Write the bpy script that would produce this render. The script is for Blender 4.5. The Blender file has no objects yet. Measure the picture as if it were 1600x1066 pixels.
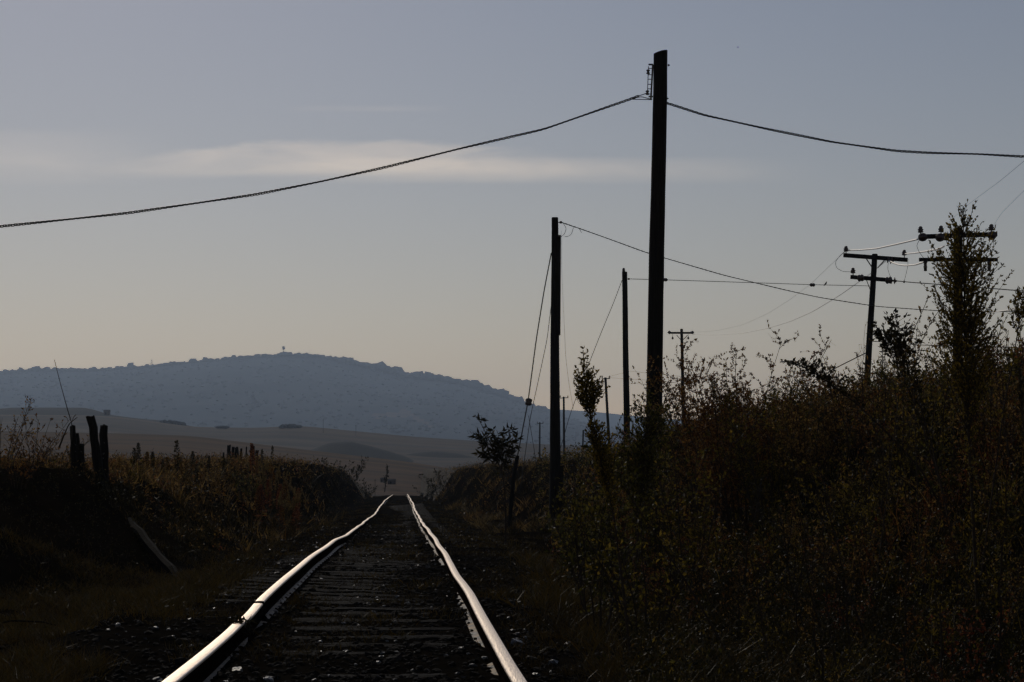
import bpy, math, random
import numpy as np
from math import radians as R
random.seed(7); rng = np.random.default_rng(7)
sc = bpy.context.scene
col = sc.collection
F = 2800.0; PITCH = math.atan(204/F); CAMZ = 1.05
cp, sp_ = math.cos(PITCH), math.sin(PITCH)
SUN_EL, SUN_AZ = 31.0, -17.0

def P(px, py, Y):
    """world point at distance Y seen in direction (px, py) of the 1600x1066 photo"""
    a = (px-800)/F; b = -(py-533)/F
    d = np.array((a, cp-b*sp_, sp_+b*cp))
    p = d*(Y/d[1]); p[2] += CAMZ
    return p

# ------------------------------------------------------------------ materials
def new_mat(name):
    m = bpy.data.materials.new(name); m.use_nodes = True
    nt = m.node_tree; nt.nodes.clear()
    out = nt.nodes.new('ShaderNodeOutputMaterial')
    return m, nt, out

def mat(name, c1, c2=None, rough=.8, spec=.3, metal=0., scale=6., bump=0., bscale=30., stretch=(1,1,1), rvar=0., ramp=(.35,.65)):
    m, nt, out = new_mat(name)
    b = nt.nodes.new('ShaderNodeBsdfPrincipled')
    nt.links.new(b.outputs[0], out.inputs[0])
    b.inputs['Roughness'].default_value = rough
    b.inputs['Specular IOR Level'].default_value = spec
    b.inputs['Metallic'].default_value = metal
    tc = nt.nodes.new('ShaderNodeTexCoord'); mp = nt.nodes.new('ShaderNodeMapping')
    mp.inputs['Scale'].default_value = stretch
    nt.links.new(tc.outputs['Object'], mp.inputs[0])
    n = nt.nodes.new('ShaderNodeTexNoise'); n.inputs['Scale'].default_value = scale
    n.inputs['Detail'].default_value = 6; n.inputs['Roughness'].default_value = .65
    nt.links.new(mp.outputs[0], n.inputs['Vector'])
    r = nt.nodes.new('ShaderNodeValToRGB')
    r.color_ramp.elements[0].position = ramp[0]; r.color_ramp.elements[1].position = ramp[1]
    r.color_ramp.elements[0].color = (*c1, 1); r.color_ramp.elements[1].color = (*(c2 or c1), 1)
    nt.links.new(n.outputs['Fac'], r.inputs[0]); nt.links.new(r.outputs[0], b.inputs['Base Color'])
    if rvar:
        mr = nt.nodes.new('ShaderNodeMapRange')
        mr.inputs['To Min'].default_value = max(.05, rough-rvar); mr.inputs['To Max'].default_value = min(1, rough+rvar)
        mr.inputs['From Min'].default_value = .3; mr.inputs['From Max'].default_value = .7
        nt.links.new(n.outputs['Fac'], mr.inputs['Value']); nt.links.new(mr.outputs[0], b.inputs['Roughness'])
    if bump:
        n2 = nt.nodes.new('ShaderNodeTexNoise'); n2.inputs['Scale'].default_value = bscale; n2.inputs['Detail'].default_value = 5
        nt.links.new(mp.outputs[0], n2.inputs['Vector'])
        bp = nt.nodes.new('ShaderNodeBump'); bp.inputs['Strength'].default_value = bump; bp.inputs['Distance'].default_value = .05
        nt.links.new(n2.outputs['Fac'], bp.inputs['Height']); nt.links.new(bp.outputs[0], b.inputs['Normal'])
    return m

def leafmat(name, cols, trans=.35, rough=.55, spec=.14):
    m, nt, out = new_mat(name)
    g = nt.nodes.new('ShaderNodeNewGeometry')
    r = nt.nodes.new('ShaderNodeValToRGB'); r.color_ramp.interpolation = 'LINEAR'
    els = r.color_ramp.elements
    while len(els) < len(cols): els.new(.5)
    for i, c in enumerate(cols):
        els[i].position = i/(len(cols)-1); els[i].color = (*c, 1)
    nt.links.new(g.outputs['Random Per Island'], r.inputs[0])
    b = nt.nodes.new('ShaderNodeBsdfPrincipled'); b.inputs['Roughness'].default_value = rough
    b.inputs['Specular IOR Level'].default_value = spec
    t = nt.nodes.new('ShaderNodeBsdfTranslucent'); mx = nt.nodes.new('ShaderNodeMixShader'); mx.inputs[0].default_value = trans
    nt.links.new(r.outputs[0], b.inputs['Base Color']); nt.links.new(r.outputs[0], t.inputs['Color'])
    nt.links.new(b.outputs[0], mx.inputs[1]); nt.links.new(t.outputs[0], mx.inputs[2]); nt.links.new(mx.outputs[0], out.inputs[0])
    return m

M = {}
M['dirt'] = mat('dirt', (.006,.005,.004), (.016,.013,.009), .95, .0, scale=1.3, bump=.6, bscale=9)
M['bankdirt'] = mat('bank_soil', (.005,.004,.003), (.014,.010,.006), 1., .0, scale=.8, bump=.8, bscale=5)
M['drygrass_ground'] = mat('dry_turf', (.022,.015,.009), (.05,.036,.021), .95, .1, scale=.12, bump=.4, bscale=2)
M['field'] = mat('stubble_field', (.024,.0105,.004), (.074,.034,.012), .95, .1, scale=.03, stretch=(.35,3,1), ramp=(.38,.62), bump=.5, bscale=1.0)
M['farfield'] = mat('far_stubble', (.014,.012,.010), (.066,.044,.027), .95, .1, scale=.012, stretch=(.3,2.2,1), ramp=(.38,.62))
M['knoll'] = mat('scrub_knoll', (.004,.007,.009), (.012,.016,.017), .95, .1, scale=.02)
M['hill'] = mat('hazed_hill_scrub', (.070,.084,.092), (.098,.108,.112), .95, .0, scale=.006, ramp=(.42,.75))  # pale bluish tone has part of the distance haze put into it
M['woods'] = mat('hazed_far_foliage', (.062,.076,.084), (.096,.108,.112), .95, .0, scale=.05)  # far leaf tone lightened and blued with haze, like the hill
M['stone'] = mat('ballast_stone', (.006,.005,.004), (.024,.019,.014), .85, .12, scale=9, bump=.4, bscale=60)
_nt = M['stone'].node_tree; _b = next(n for n in _nt.nodes if n.type == 'BSDF_PRINCIPLED'); _g = _nt.nodes.new('ShaderNodeNewGeometry')
for _inp, _lo, _hi in (('Roughness', .9, .28), ('Specular IOR Level', .05, .8)):
    _m = _nt.nodes.new('ShaderNodeMapRange'); _m.inputs['From Min'].default_value = .92; _m.inputs['From Max'].default_value = .99
    _m.inputs['To Min'].default_value = _lo; _m.inputs['To Max'].default_value = _hi
    _nt.links.new(_g.outputs['Random Per Island'], _m.inputs['Value']); _nt.links.new(_m.outputs[0], _b.inputs[_inp])
M['polewood'] = mat('tarred_wood', (.006,.005,.0045), (.016,.013,.010), .92, .1, scale=5, stretch=(6,6,.5), bump=.7, bscale=12)
M['postwood'] = mat('old_post_wood', (.006,.005,.004), (.016,.013,.010), .92, .1, scale=5, stretch=(6,6,.6), bump=.8, bscale=14)
M['greywood'] = mat('weathered_timber', (.003,.0022,.0015), (.011,.008,.0052), .95, .05, scale=4, stretch=(1,1,1), bump=.5, bscale=30)
M['tiewood'] = mat('sleeper_wood', (.005,.004,.003), (.015,.0115,.008), .9, .06, scale=3, stretch=(1,14,6), bump=1., bscale=6, rvar=.2)
M['porcelain'] = mat('brown_porcelain', (.03,.018,.014), (.04,.025,.02), .3, .4)
M['iron'] = mat('dark_iron', (.02,.018,.016), (.05,.04,.03), .55, .4, metal=.5, scale=30)
M['cable'] = mat('black_cable', (.010,.010,.010), (.02,.02,.02), .5, .4, scale=20)
M['alu'] = mat('bare_conductor', (.85,.82,.78), (.92,.9,.86), .62, .5, metal=1, scale=20)
M['guy'] = mat('guy_steel', (.03,.03,.03), (.07,.07,.07), .6, .3, metal=.4, scale=20)
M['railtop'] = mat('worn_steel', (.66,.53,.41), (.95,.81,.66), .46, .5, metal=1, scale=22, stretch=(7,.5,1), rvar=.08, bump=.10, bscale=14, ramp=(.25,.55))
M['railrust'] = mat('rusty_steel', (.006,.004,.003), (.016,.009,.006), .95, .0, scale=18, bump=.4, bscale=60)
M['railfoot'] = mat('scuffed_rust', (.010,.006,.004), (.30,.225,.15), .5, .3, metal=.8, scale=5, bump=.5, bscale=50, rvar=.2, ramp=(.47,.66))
M['bark'] = mat('stem_bark', (.018,.012,.008), (.045,.030,.018), .85, .2, scale=20)
M['bird'] = mat('dark_feathers', (.015,.014,.014), (.03,.028,.026), .8, .2, scale=40)
M['shedwall'] = mat('pale_shed_wall', (.05,.04,.036), (.075,.062,.055), .8, .3, scale=3)
M['shedroof'] = mat('shed_roof', (.06,.055,.055), (.08,.074,.072), .9, .05, scale=3)
M['leaf_olive'] = leafmat('olive_leaves', [(0.0195,0.0175,0.0027),(0.0967,0.0743,0.0102),(0.2747,0.1802,0.0267)], .45)
M['leaf_green'] = leafmat('green_leaves', [(0.0100,0.0108,0.0020),(0.0483,0.0459,0.0076),(0.1554,0.1246,0.0245)], .42)
M['leaf_rust'] = leafmat('rusty_leaves', [(0.0253,0.0111,0.0031),(0.1161,0.0455,0.0110),(0.2780,0.1411,0.0352)], .45)
M['leaf_red'] = leafmat('dark_red_seeds', [(0.0303,0.0084,0.0036),(0.1329,0.0326,0.0135),(0.2959,0.1222,0.0425)], .42)
M['leaf_brown'] = leafmat('brown_leaves', [(0.0262,0.0143,0.0045),(0.1215,0.0677,0.0183),(0.3613,0.2162,0.0641)], .45)
M['leaf_dark'] = leafmat('dark_leaves', [(0.0046,0.0042,0.0010),(0.0207,0.0176,0.0035),(0.0542,0.0381,0.0086)], .25)
M['straw'] = leafmat('straw', [(0.0598,0.0367,0.0115),(0.1317,0.0867,0.0284),(0.2394,0.1631,0.0567)], .45, .45)
M['grass'] = leafmat('grass_blades', [(0.0281,0.0215,0.0036),(0.0641,0.0429,0.0073),(0.1025,0.0590,0.0119)], .30, .5)
M['grassdry'] = leafmat('dry_grass_blades', [(0.0167,0.0100,0.0029),(0.0353,0.0223,0.0063),(0.0540,0.0385,0.0122)], .32, .5)

# ------------------------------------------------------------------ mesh builder
class MB:
    def __init__(s): s.v = []; s.q = []; s.t = []; s.qm = []; s.tm = []; s.n = 0
    def add(s, v, quads=None, tris=None, mi=0):
        v = np.asarray(v, float).reshape(-1, 3); s.v.append(v)
        if quads is not None and len(quads):
            q = np.asarray(quads, int).reshape(-1, 4)+s.n; s.q.append(q); s.qm.append(np.full(len(q), mi))
        if tris is not None and len(tris):
            t = np.asarray(tris, int).reshape(-1, 3)+s.n; s.t.append(t); s.tm.append(np.full(len(t), mi))
        s.n += len(v)
    def box(s, c, size, M3=None, mi=0):
        hx, hy, hz = [k/2 for k in size]
        v = np.array([(x, y, z) for x in (-hx, hx) for y in (-hy, hy) for z in (-hz, hz)], float)
        if M3 is not None: v = v@np.asarray(M3).T
        s.add(v+np.asarray(c), [(0,1,3,2),(4,6,7,5),(0,4,5,1),(2,3,7,6),(0,2,6,4),(1,5,7,3)], mi=mi)
    def beam(s, a, b, w, h, mi=0):
        a = np.asarray(a, float); b = np.asarray(b, float); d = b-a; L = np.linalg.norm(d); d /= L
        up = np.array((0, 0, 1.)) if abs(d[2]) < .9 else np.array((0, 1., 0))
        x = np.cross(d, up); x /= np.linalg.norm(x); z = np.cross(x, d)
        s.box((a+b)/2, (w, L, h), np.stack([x, d, z], 1), mi)
    def tube(s, pts, rad, n=6, cap=True, mi=0):
        pts = np.asarray(pts, float); m = len(pts)
        rad = np.broadcast_to(np.asarray(rad, float), (m,)) if np.ndim(rad) < 2 else rad
        T = np.gradient(pts, axis=0); T /= np.linalg.norm(T, axis=1)[:, None]+1e-12
        ref = np.array((1., 0, 0)) if abs(T[:, 0]).mean() < .8 else np.array((0, 0, 1.))
        A = np.cross(T, ref); A /= np.linalg.norm(A, axis=1)[:, None]+1e-12; B = np.cross(T, A)
        th = np.linspace(0, 2*math.pi, n, endpoint=False)
        ring = (np.cos(th)[None, :, None]*A[:, None]+np.sin(th)[None, :, None]*B[:, None])
        rr = rad[:, None] if rad.ndim == 1 else rad
        v = pts[:, None]+ring*rr[:, :, None]
        i = np.arange(m-1)[:, None]*n; j = np.arange(n)[None]; k = (j+1) % n
        q = np.stack([i+j, i+k, i+n+k, i+n+j], -1).reshape(-1, 4)
        tr = []
        if cap:
            for e in (0, m-1):
                for jj in range(1, n-1): tr.append((e*n, e*n+jj, e*n+jj+1))
        s.add(v.reshape(-1, 3), q, tr, mi)
    def lathe(s, base, prof, n=10, axis=(0, 0, 1), mi=0):
        ax = np.asarray(axis, float); ax /= np.linalg.norm(ax)
        ref = np.array((1., 0, 0)) if abs(ax[0]) < .8 else np.array((0, 1., 0))
        A = np.cross(ax, ref); A /= np.linalg.norm(A); B = np.cross(ax, A)
        th = np.linspace(0, 2*math.pi, n, endpoint=False)
        ring = np.cos(th)[:, None]*A+np.sin(th)[:, None]*B
        v = np.concatenate([np.asarray(base)+ax*h+ring*max(r, 1e-4) for r, h in prof])
        m = len(prof); i = np.arange(m-1)[:, None]*n; j = np.arange(n)[None]; k = (j+1) % n
        q = np.stack([i+j, i+k, i+n+k, i+n+j], -1).reshape(-1, 4)
        tr = [(e*n, e*n+jj, e*n+jj+1) for e in (0, m-1) for jj in range(1, n-1)]
        s.add(v, q, tr, mi)
    def leaves(s, p, d, L, W, fold=.25, mi=0):
        p = np.asarray(p, float); n = len(p)
        if n == 0: return
        d = d/(np.linalg.norm(d, axis=1)[:, None]+1e-9)
        r = rng.normal(size=(n, 3)); sd = np.cross(d, r); sd /= np.linalg.norm(sd, axis=1)[:, None]+1e-9
        nn = np.cross(sd, d)
        L = np.broadcast_to(L, (n,))[:, None]; W = np.broadcast_to(W, (n,))[:, None]
        mid = p+d*L*.45+nn*W*fold
        v = np.stack([p, mid-sd*W/2, p+d*L, mid+sd*W/2], 1).reshape(-1, 3)
        s.add(v, np.arange(4*n).reshape(n, 4), mi=mi)
    def blades(s, p, d, L, W, mi=0):
        p = np.asarray(p, float); n = len(p)
        if n == 0: return
        d = d/(np.linalg.norm(d, axis=1)[:, None]+1e-9)
        r = rng.normal(size=(n, 3)); r[:, 2] *= .2; sd = np.cross(d, r); sd /= np.linalg.norm(sd, axis=1)[:, None]+1e-9
        L = np.asarray(L)[:, None]*np.ones((n, 1)); W = np.asarray(W)*np.ones((n, 1)) if np.ndim(W) == 0 else np.asarray(W)[:, None]
        bend = rng.normal(size=(n, 3))*L*.28; bend[:, 2] = -abs(bend[:, 2])*.6
        m1 = p+d*L*.5+bend*.25; m2 = p+d*L+bend
        v = np.stack([p-sd*W/2, p+sd*W/2, m1+sd*W*.4, m1-sd*W*.4, m2+sd*W*.06, m2-sd*W*.06], 1).reshape(-1, 3)
        b = np.arange(n)[:, None]*6
        q = np.concatenate([b+np.array((0, 1, 2, 3)), b+np.array((3, 2, 4, 5))], 1).reshape(-1, 4)
        s.add(v, q, mi=mi)
    def build(s, name, mats, parent=None, smooth=False, origin=None):
        me = bpy.data.meshes.new(name)
        v = np.concatenate(s.v) if s.v else np.zeros((0, 3))
        if origin is not None: v = v-np.asarray(origin)
        q = np.concatenate(s.q) if s.q else np.zeros((0, 4), int)
        t = np.concatenate(s.t) if s.t else np.zeros((0, 3), int)
        me.vertices.add(len(v)); me.vertices.foreach_set('co', v.astype(np.float32).ravel())
        loops = np.concatenate([q.ravel(), t.ravel()]).astype(np.int32)
        me.loops.add(len(loops)); me.loops.foreach_set('vertex_index', loops)
        tot = np.concatenate([np.full(len(q), 4), np.full(len(t), 3)]).astype(np.int32)
        st = np.concatenate([[0], np.cumsum(tot)[:-1]]).astype(np.int32) if len(tot) else tot
        me.polygons.add(len(tot)); me.polygons.foreach_set('loop_start', st); me.polygons.foreach_set('loop_total', tot)
        mi = np.concatenate((s.qm or [np.zeros(0)])+(s.tm or [np.zeros(0)])).astype(np.int32)
        for m in (mats if isinstance(mats, (list, tuple)) else [mats]): me.materials.append(m)
        me.polygons.foreach_set('material_index', mi)
        me.polygons.foreach_set('use_smooth', np.full(len(tot), smooth))
        me.update(); me.validate()
        o = bpy.data.objects.new(name, me); col.objects.link(o)
        if origin is not None: o.location = origin
        if parent is not None: o.parent = parent
        return o

def tag(o, label=None, cat=None, group=None, kind=None):
    if label: o['label'] = label
    if cat: o['category'] = cat
    if group: o['group'] = group
    if kind: o['kind'] = kind
    return o
def empty(name, loc, label, cat, group=None):
    o = bpy.data.objects.new(name, None); col.objects.link(o); o.location = tuple(loc); o.empty_display_size = .2
    return tag(o, label, cat, group)
def copy_tree(o, parent=None):
    c = o.copy(); col.objects.link(c)
    if parent is not None: c.parent = parent
    for ch in list(o.children): copy_tree(ch, c)
    return c

# ------------------------------------------------------------------ the terrain's height
def XC(y): return -.23-.0614*np.asarray(y, float)
_ZT = np.array([(-20,-.89),(7.5,-.895),(11,-.91),(14,-.905),(20,-.945),(27,-1.04),(33,-1.11),(40,-1.19),(50,-1.33),(60,-1.42),(75,-1.50),(95,-1.62),(120,-1.80),(160,-2.08),(200,-2.5),(240,-3.4),(300,-5.2),(400,-7),(9000,-7)])
def ZT(y): return np.interp(y, _ZT[:, 0], _ZT[:, 1])+CAMZ-.165
def sst(a, b, x):
    t = np.clip((x-a)/(b-a+1e-9), 0, 1); return t*t*(3-2*t)
_nz = [(rng.uniform(-1, 1, 2), rng.uniform(0, 6.28)) for _ in range(24)]
def noise2(x, y, s):
    r = 0
    for i, (k, ph) in enumerate(_nz):
        fr = s*(1+.35*i); r = r+np.sin(x*k[0]*fr+y*k[1]*fr+ph+1.7*np.sin(.6*fr*(x*k[1]-y*k[0])))/(1+.25*i)
    return r/5
_BR = np.array([(0,.2),(10,.45),(18,.75),(26,1.0),(42,1.0),(52,.75),(75,.25),(110,.2),(150,.1),(200,.2),(330,.5),(420,-3),(600,-7)])
_R0 = np.array([(0,3.0),(12,3.4),(50,4.9),(80,3.0),(110,2.3),(300,2.3)]); _R1 = np.array([(0,6.2),(20,6.8),(50,8.2),(80,5.6),(110,4.4),(300,4.5)])
_BL = np.array([(0,-1.2),(19.0,-1.0),(24.5,.02),(30,-.12),(40,-.32),(50,-.10),(60,.20),(70,.34),(95,.30),(128,.02),(150,-.7),(185,-2.3),(260,-4.5),(400,-7)])
def H(x, y):
    x = np.asarray(x, float); y = np.asarray(y, float)
    u = x-XC(y); zt = ZT(y)
    g_ = abs(abs(u)-.7525)
    z = zt+.010+(.016+.016*(u < 0))*sst(.85, 1.1, abs(u))+.034*(1-sst(.10, .34, g_))*(.6+.6*noise2(x, y, 5.)+.8*(u < 0)*sst(16, 12, y))-.17*sst(1.6, 2.5, abs(u))
    r = sst(np.interp(y, _R0[:, 0], _R0[:, 1]), np.interp(y, _R1[:, 0], _R1[:, 1]), u)
    zr = np.interp(y, _BR[:, 0], _BR[:, 1])+CAMZ+.035*np.clip(u-8, 0, 40)*sst(600, 300, y)
    z = z*(1-r)+zr*r
    yl = y+(-u-2.5)*1.15
    l = sst(2.1, np.interp(y, [0, 25, 60, 300], [4.2, 4.4, 3.8, 4.2]), -u)*sst(18, 20, yl)
    zl = np.interp(yl, _BL[:, 0], _BL[:, 1])+CAMZ-.015*np.clip(-u-6, 0, 60)
    z = z*(1-l)+np.maximum(zl, -7+CAMZ)*l
    b = np.maximum(r, l)
    amp = .026+.020*sst(1.8, 3, abs(u))+.10*b
    z = z+amp*noise2(x, y, 1.9)*sst(500, 200, y)+.02*sst(1.6, 2.5, abs(u))*noise2(x, y, 7)
    z = np.where((abs(u) < 1.5) & (y < 230), np.minimum(z, zt+.045), z)
    return np.maximum(z, -6.2)

def build_ground():
    ys = np.concatenate([np.linspace(-6, 4, 14), np.geomspace(4.3, 420, 330), np.geomspace(440, 5900, 26)])
    ts = np.linspace(-1, 1, 261)
    ts = np.sign(ts)*abs(ts)**1.35
    X = ts[None]*np.minimum(5+.75*np.maximum(ys, 0), 2500)[:, None]+XC(np.minimum(ys, 300))[:, None]*.5
    X[:, 0] = -2520; X[:, -1] = 2520
    Yg = np.repeat(ys[:, None], X.shape[1], 1)
    Z = H(X, Yg)
    n, m = X.shape
    v = np.stack([X, Yg, Z], -1).reshape(-1, 3)
    i = np.arange(n-1)[:, None]*m; j = np.arange(m-1)[None]
    q = np.stack([i+j, i+j+1, i+m+j+1, i+m+j], -1).reshape(-1, 4)
    cx, cy = v[q, 0].mean(1), v[q, 1].mean(1)
    u = cx-XC(cy)
    b = MB(); b.v = [v]; b.n = len(v)
    sel = np.where((cy > 130) & (abs(u) > 2.6) | (cy > 230), 2, np.where((abs(u) > 2.6), 1, 0))
    for k in range(3): b.q.append(q[sel == k]); b.qm.append(np.full((sel == k).sum(), k))
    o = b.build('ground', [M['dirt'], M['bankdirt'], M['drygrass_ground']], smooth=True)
    tag(o, 'dark cindery ground with the track bed and cut banks', 'ground', kind='structure')
build_ground()

def ridge(name, crest, Y, front, back, zf, zb, m, label, nx=160, ny=40, rough=1., pw=1., ns=.01):
    c = np.array(crest, float)
    px = np.linspace(c[0, 0], c[-1, 0], nx); py = np.interp(px, c[:, 0], c[:, 1])
    for _ in range(2): py[1:-1] = (py[:-2]+2*py[1:-1]+py[2:])/4
    xs = (px-800)/F*Y; zc = np.array([P(a, b_, Y)[2] for a, b_ in zip(px, py)])
    t = np.concatenate([np.linspace(0, 1, ny), 1+np.linspace(0, 1, ny//2)[1:]])
    V = []
    for tt in t:
        yy = Y-front+front*tt if tt <= 1 else Y+back*(tt-1)
        f = tt**pw if tt <= 1 else (math.cos((tt-1)*math.pi)+1)/2
        base = zf if tt <= 1 else zb
        z = base+(zc-base)*f
        damp = 1-.85*max(0, 1-abs(tt-1)*6)
        z = z+rough*noise2(xs, np.full_like(xs, yy), ns)*damp*min(1, 4*tt)*min(1, 4*(2-tt))
        V.append(np.stack([xs, np.full_like(xs, yy), z], -1))
    v = np.array(V); n, mm = v.shape[:2]
    i = np.arange(n-1)[:, None]*mm; j = np.arange(mm-1)[None]
    q = np.stack([i+j, i+j+1, i+mm+j+1, i+mm+j], -1).reshape(-1, 4)
    b = MB(); b.add(v.reshape(-1, 3), q)
    o = b.build(name, m, smooth=True); tag(o, label, name.replace('_', ' '), kind='structure')
    return v
ridge('field', [(-500,664),(60,675),(180,677),(300,681),(430,697),(520,708),(640,722),(760,741),(900,752),(2100,775)], 390, 160, 150, -3.9, -6, M['field'], 'sloping brown stubble field beyond the end of the rails', rough=.25, ns=.05)
fv = ridge('far_field', [(-400,645),(0,648),(160,650),(220,656),(300,667),(400,668),(470,665),(540,672),(640,682),(760,690),(900,697),(1500,712),(2000,720)], 1050, 420, 250, -5, 3, M['farfield'], 'hazy pale slope of fields under the hill', rough=3)
ridge('mesa', [(-200,643),(0,639),(20,637),(132,637),(150,641),(170,648),(215,654),(250,657),(285,663),(330,672)], 1180, 180, 150, 4, 4, M['knoll'], 'flat topped dark rise at the left of the far fields', nx=90, ny=16, rough=1.5)
ridge('knoll', [(455,716),(490,702),(515,692),(548,690),(582,698),(610,706),(636,714),(650,722)], 800, 70, 90, -4, -4, M['knoll'], 'low dark scrubby knoll behind the brown field', nx=60, ny=14, rough=.6)
ridge('knoll', [(596,720),(640,709),(680,705),(712,708),(752,717),(800,724),(900,728),(1100,735)], 850, 70, 90, -4, -4, M['knoll'], 'longer low blue knoll right of the first knoll', nx=60, ny=14, rough=.6)
HILL = [(-500,612),(-200,592),(0,585),(60,579),(150,580),(237,574),(300,567),(380,560),(443,556),(500,558),(545,567),(600,580),(640,589),(690,594),(740,605),(800,624),(835,639),(870,648),(920,662),(990,676),(1100,690),(1700,715)]
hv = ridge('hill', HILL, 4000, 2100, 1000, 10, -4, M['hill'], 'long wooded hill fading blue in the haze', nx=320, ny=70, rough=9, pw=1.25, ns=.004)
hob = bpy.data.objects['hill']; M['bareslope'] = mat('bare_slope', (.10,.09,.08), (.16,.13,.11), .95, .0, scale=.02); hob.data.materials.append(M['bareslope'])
fv_ = np.array([p.center[:] for p in hob.data.polygons]); fr = fv_-np.array((0,0,CAMZ)); yc = fr[:,1]*cp+fr[:,2]*sp_; fpx = 800+F*fr[:,0]/yc; fpy = 533-F*(-fr[:,1]*sp_+fr[:,2]*cp)/yc
def clearing(px, py):
    l = abs((py-640)-(px-628)*.62)/1.2; d1 = (px > 628) & (px < 676) & (l < 3.2); d2 = (px > 584) & (px < 634) & (abs(py-648-noise2(px, py, .1)*3) < 4)
    return d1 | d2
ck = clearing(fpx, fpy) & (fv_[:,1] < 3950); mi_ = np.zeros(len(fv_), np.int32); mi_[ck] = 1; hob.data.polygons.foreach_set('material_index', mi_)
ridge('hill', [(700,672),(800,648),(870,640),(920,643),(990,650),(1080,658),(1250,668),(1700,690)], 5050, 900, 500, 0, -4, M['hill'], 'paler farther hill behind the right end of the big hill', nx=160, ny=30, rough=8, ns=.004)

# ------------------------------------------------------------------ far trees and far things
_ico = None
def ico():
    t = (1+5**.5)/2
    v = np.array([(-1,t,0),(1,t,0),(-1,-t,0),(1,-t,0),(0,-1,t),(0,1,t),(0,-1,-t),(0,1,-t),(t,0,-1),(t,0,1),(-t,0,-1),(-t,0,1)], float)
    v /= np.linalg.norm(v[0])
    f = np.array([(0,11,5),(0,5,1),(0,1,7),(0,7,10),(0,10,11),(1,5,9),(5,11,4),(11,10,2),(10,7,6),(7,1,8),(3,9,4),(3,4,2),(3,2,6),(3,6,8),(3,8,9),(4,9,5),(2,4,11),(6,2,10),(8,6,7),(9,8,1)])
    return v, f
IV, IF = ico()
def blobs(b, c, r, squash=.8, jit=.3):
    c = np.asarray(c, float); n = len(c); r = np.broadcast_to(r, (n,))
    v = IV[None]*(1+rng.uniform(-jit, jit, (n, 12, 1)))
    a = rng.uniform(0, 6.28, n); ca, sa = np.cos(a)[:, None], np.sin(a)[:, None]
    v = np.stack([v[..., 0]*ca-v[..., 1]*sa, v[..., 0]*sa+v[..., 1]*ca, v[..., 2]*squash], -1)*r[:, None, None]+c[:, None]
    f = IF[None]+(np.arange(n)*12)[:, None, None]
    b.add(v.reshape(-1, 3), tris=f.reshape(-1, 3))

b = MB()
hc = np.array(HILL, float)
n = 8000
px = rng.uniform(-150, 880, n); py = np.interp(px, hc[:, 0], hc[:, 1])
hz = np.array([P(a, c, 4000)[2] for a, c in zip(px, py)])
dens = np.interp(px, [-150,20,160,200,520,560,900], [1,1,.7,.6,.7,1,1])
keep = rng.uniform(0, 1, n) < dens
sz = rng.gamma(1.3, 1.3, n)+.9; sz *= np.interp(px, [0,500,560,900], [.8,.8,1.35,1.2])
sz *= .95; c = np.stack([(px-800)/F*4000, np.full(n, 4000)+rng.uniform(-50, 20, n), hz+sz*.4-1.0], -1)
blobs(b, c[keep], sz[keep]*1.15)
n = 5200   # on the near slope
k1 = rng.integers(8, 69, n); k2 = rng.integers(0, 320, n)
pt = hv[k1, k2]+np.stack([rng.uniform(-4, 4, n), rng.uniform(-9, 9, n), np.zeros(n)], -1)
cl = noise2(pt[:, 0], pt[:, 1], .01)+.8*noise2(pt[:, 0]+300, pt[:, 1], .03)
fr = pt-np.array((0,0,CAMZ)); yc = fr[:,1]*cp+fr[:,2]*sp_; ckk = clearing(800+F*fr[:,0]/yc, 533-F*(-fr[:,1]*sp_+fr[:,2]*cp)/yc)
pt = pt[(cl > -.7) & ~ckk]; blobs(b, pt+np.array((0, 0, 2.)), rng.uniform(1.8, 4.6, len(pt)), .5)
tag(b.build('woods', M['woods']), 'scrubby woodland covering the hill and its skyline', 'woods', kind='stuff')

def far_tree(name, px, pytop, pybase, wpx, Y, label, shape='round', n=46):
    base = P(px, pybase, Y)-np.array((0, 0, 1.)); top = P(px, pytop, Y); h = top[2]-base[2]; w = wpx/F*Y/2
    o = empty(name, base, label, 'tree', 'single trees on the far skyline')
    tb = MB(); tb.tube([(0,0,0),(0,0,h*.5),(.1,0,h*.8)], [h*.035, h*.025, h*.01], 5); tb.build('trunk', M['bark'], o)
    cb = MB(); t = rng.uniform(0, 1, n); a = rng.uniform(0, 6.28, n)
    if shape == 'cone': rr = w*(1-t*.85)*rng.uniform(.4, 1, n); zz = h*(.15+.83*t)
    elif shape == 'umbrella': rr = w*np.sqrt(rng.uniform(0, 1, n)); zz = h*(.75+.22*t*(1-rr/w*.7))
    elif shape == 'gappy': rr = w*rng.uniform(0, 1, n)*np.where(t < .5, .8, .45); zz = h*np.where(t < .5, .2+.6*t, .45+.53*t)
    else: rr = w*np.sqrt(rng.uniform(0, 1, n))*np.sqrt(1-(2*t-1)**2); zz = h*(.3+.68*t)
    blobs(cb, np.stack([rr*np.cos(a), rr*np.sin(a), zz], -1), rng.uniform(.09, .2, n)*w*(1.2 if shape != 'cone' else .9), jit=.4)
    cb.build('crown', M['woods'], o)
far_tree('pine_tree', 237, 562, 576, 8, 3985, 'narrow dark conifer alone on the left part of the skyline', 'cone')
far_tree('tall_tree', 443, 541, 558, 13, 3985, 'tall gappy tree on the very top of the hill', 'gappy', 48)
far_tree('umbrella_tree', 685, 585, 597, 17, 3985, 'wide umbrella shaped tree on the descending skyline', 'umbrella')
far_tree('round_tree', 573, 566, 577, 15, 3985, 'rounded tree where the skyline starts to descend', 'round')
far_tree('round_tree', 624, 577, 588, 17, 3985, 'broad round tree on the descending skyline left of the umbrella tree', 'round')
far_tree('round_tree', 655, 584, 594, 12, 3985, 'small round tree just left of the umbrella tree', 'round')
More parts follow.
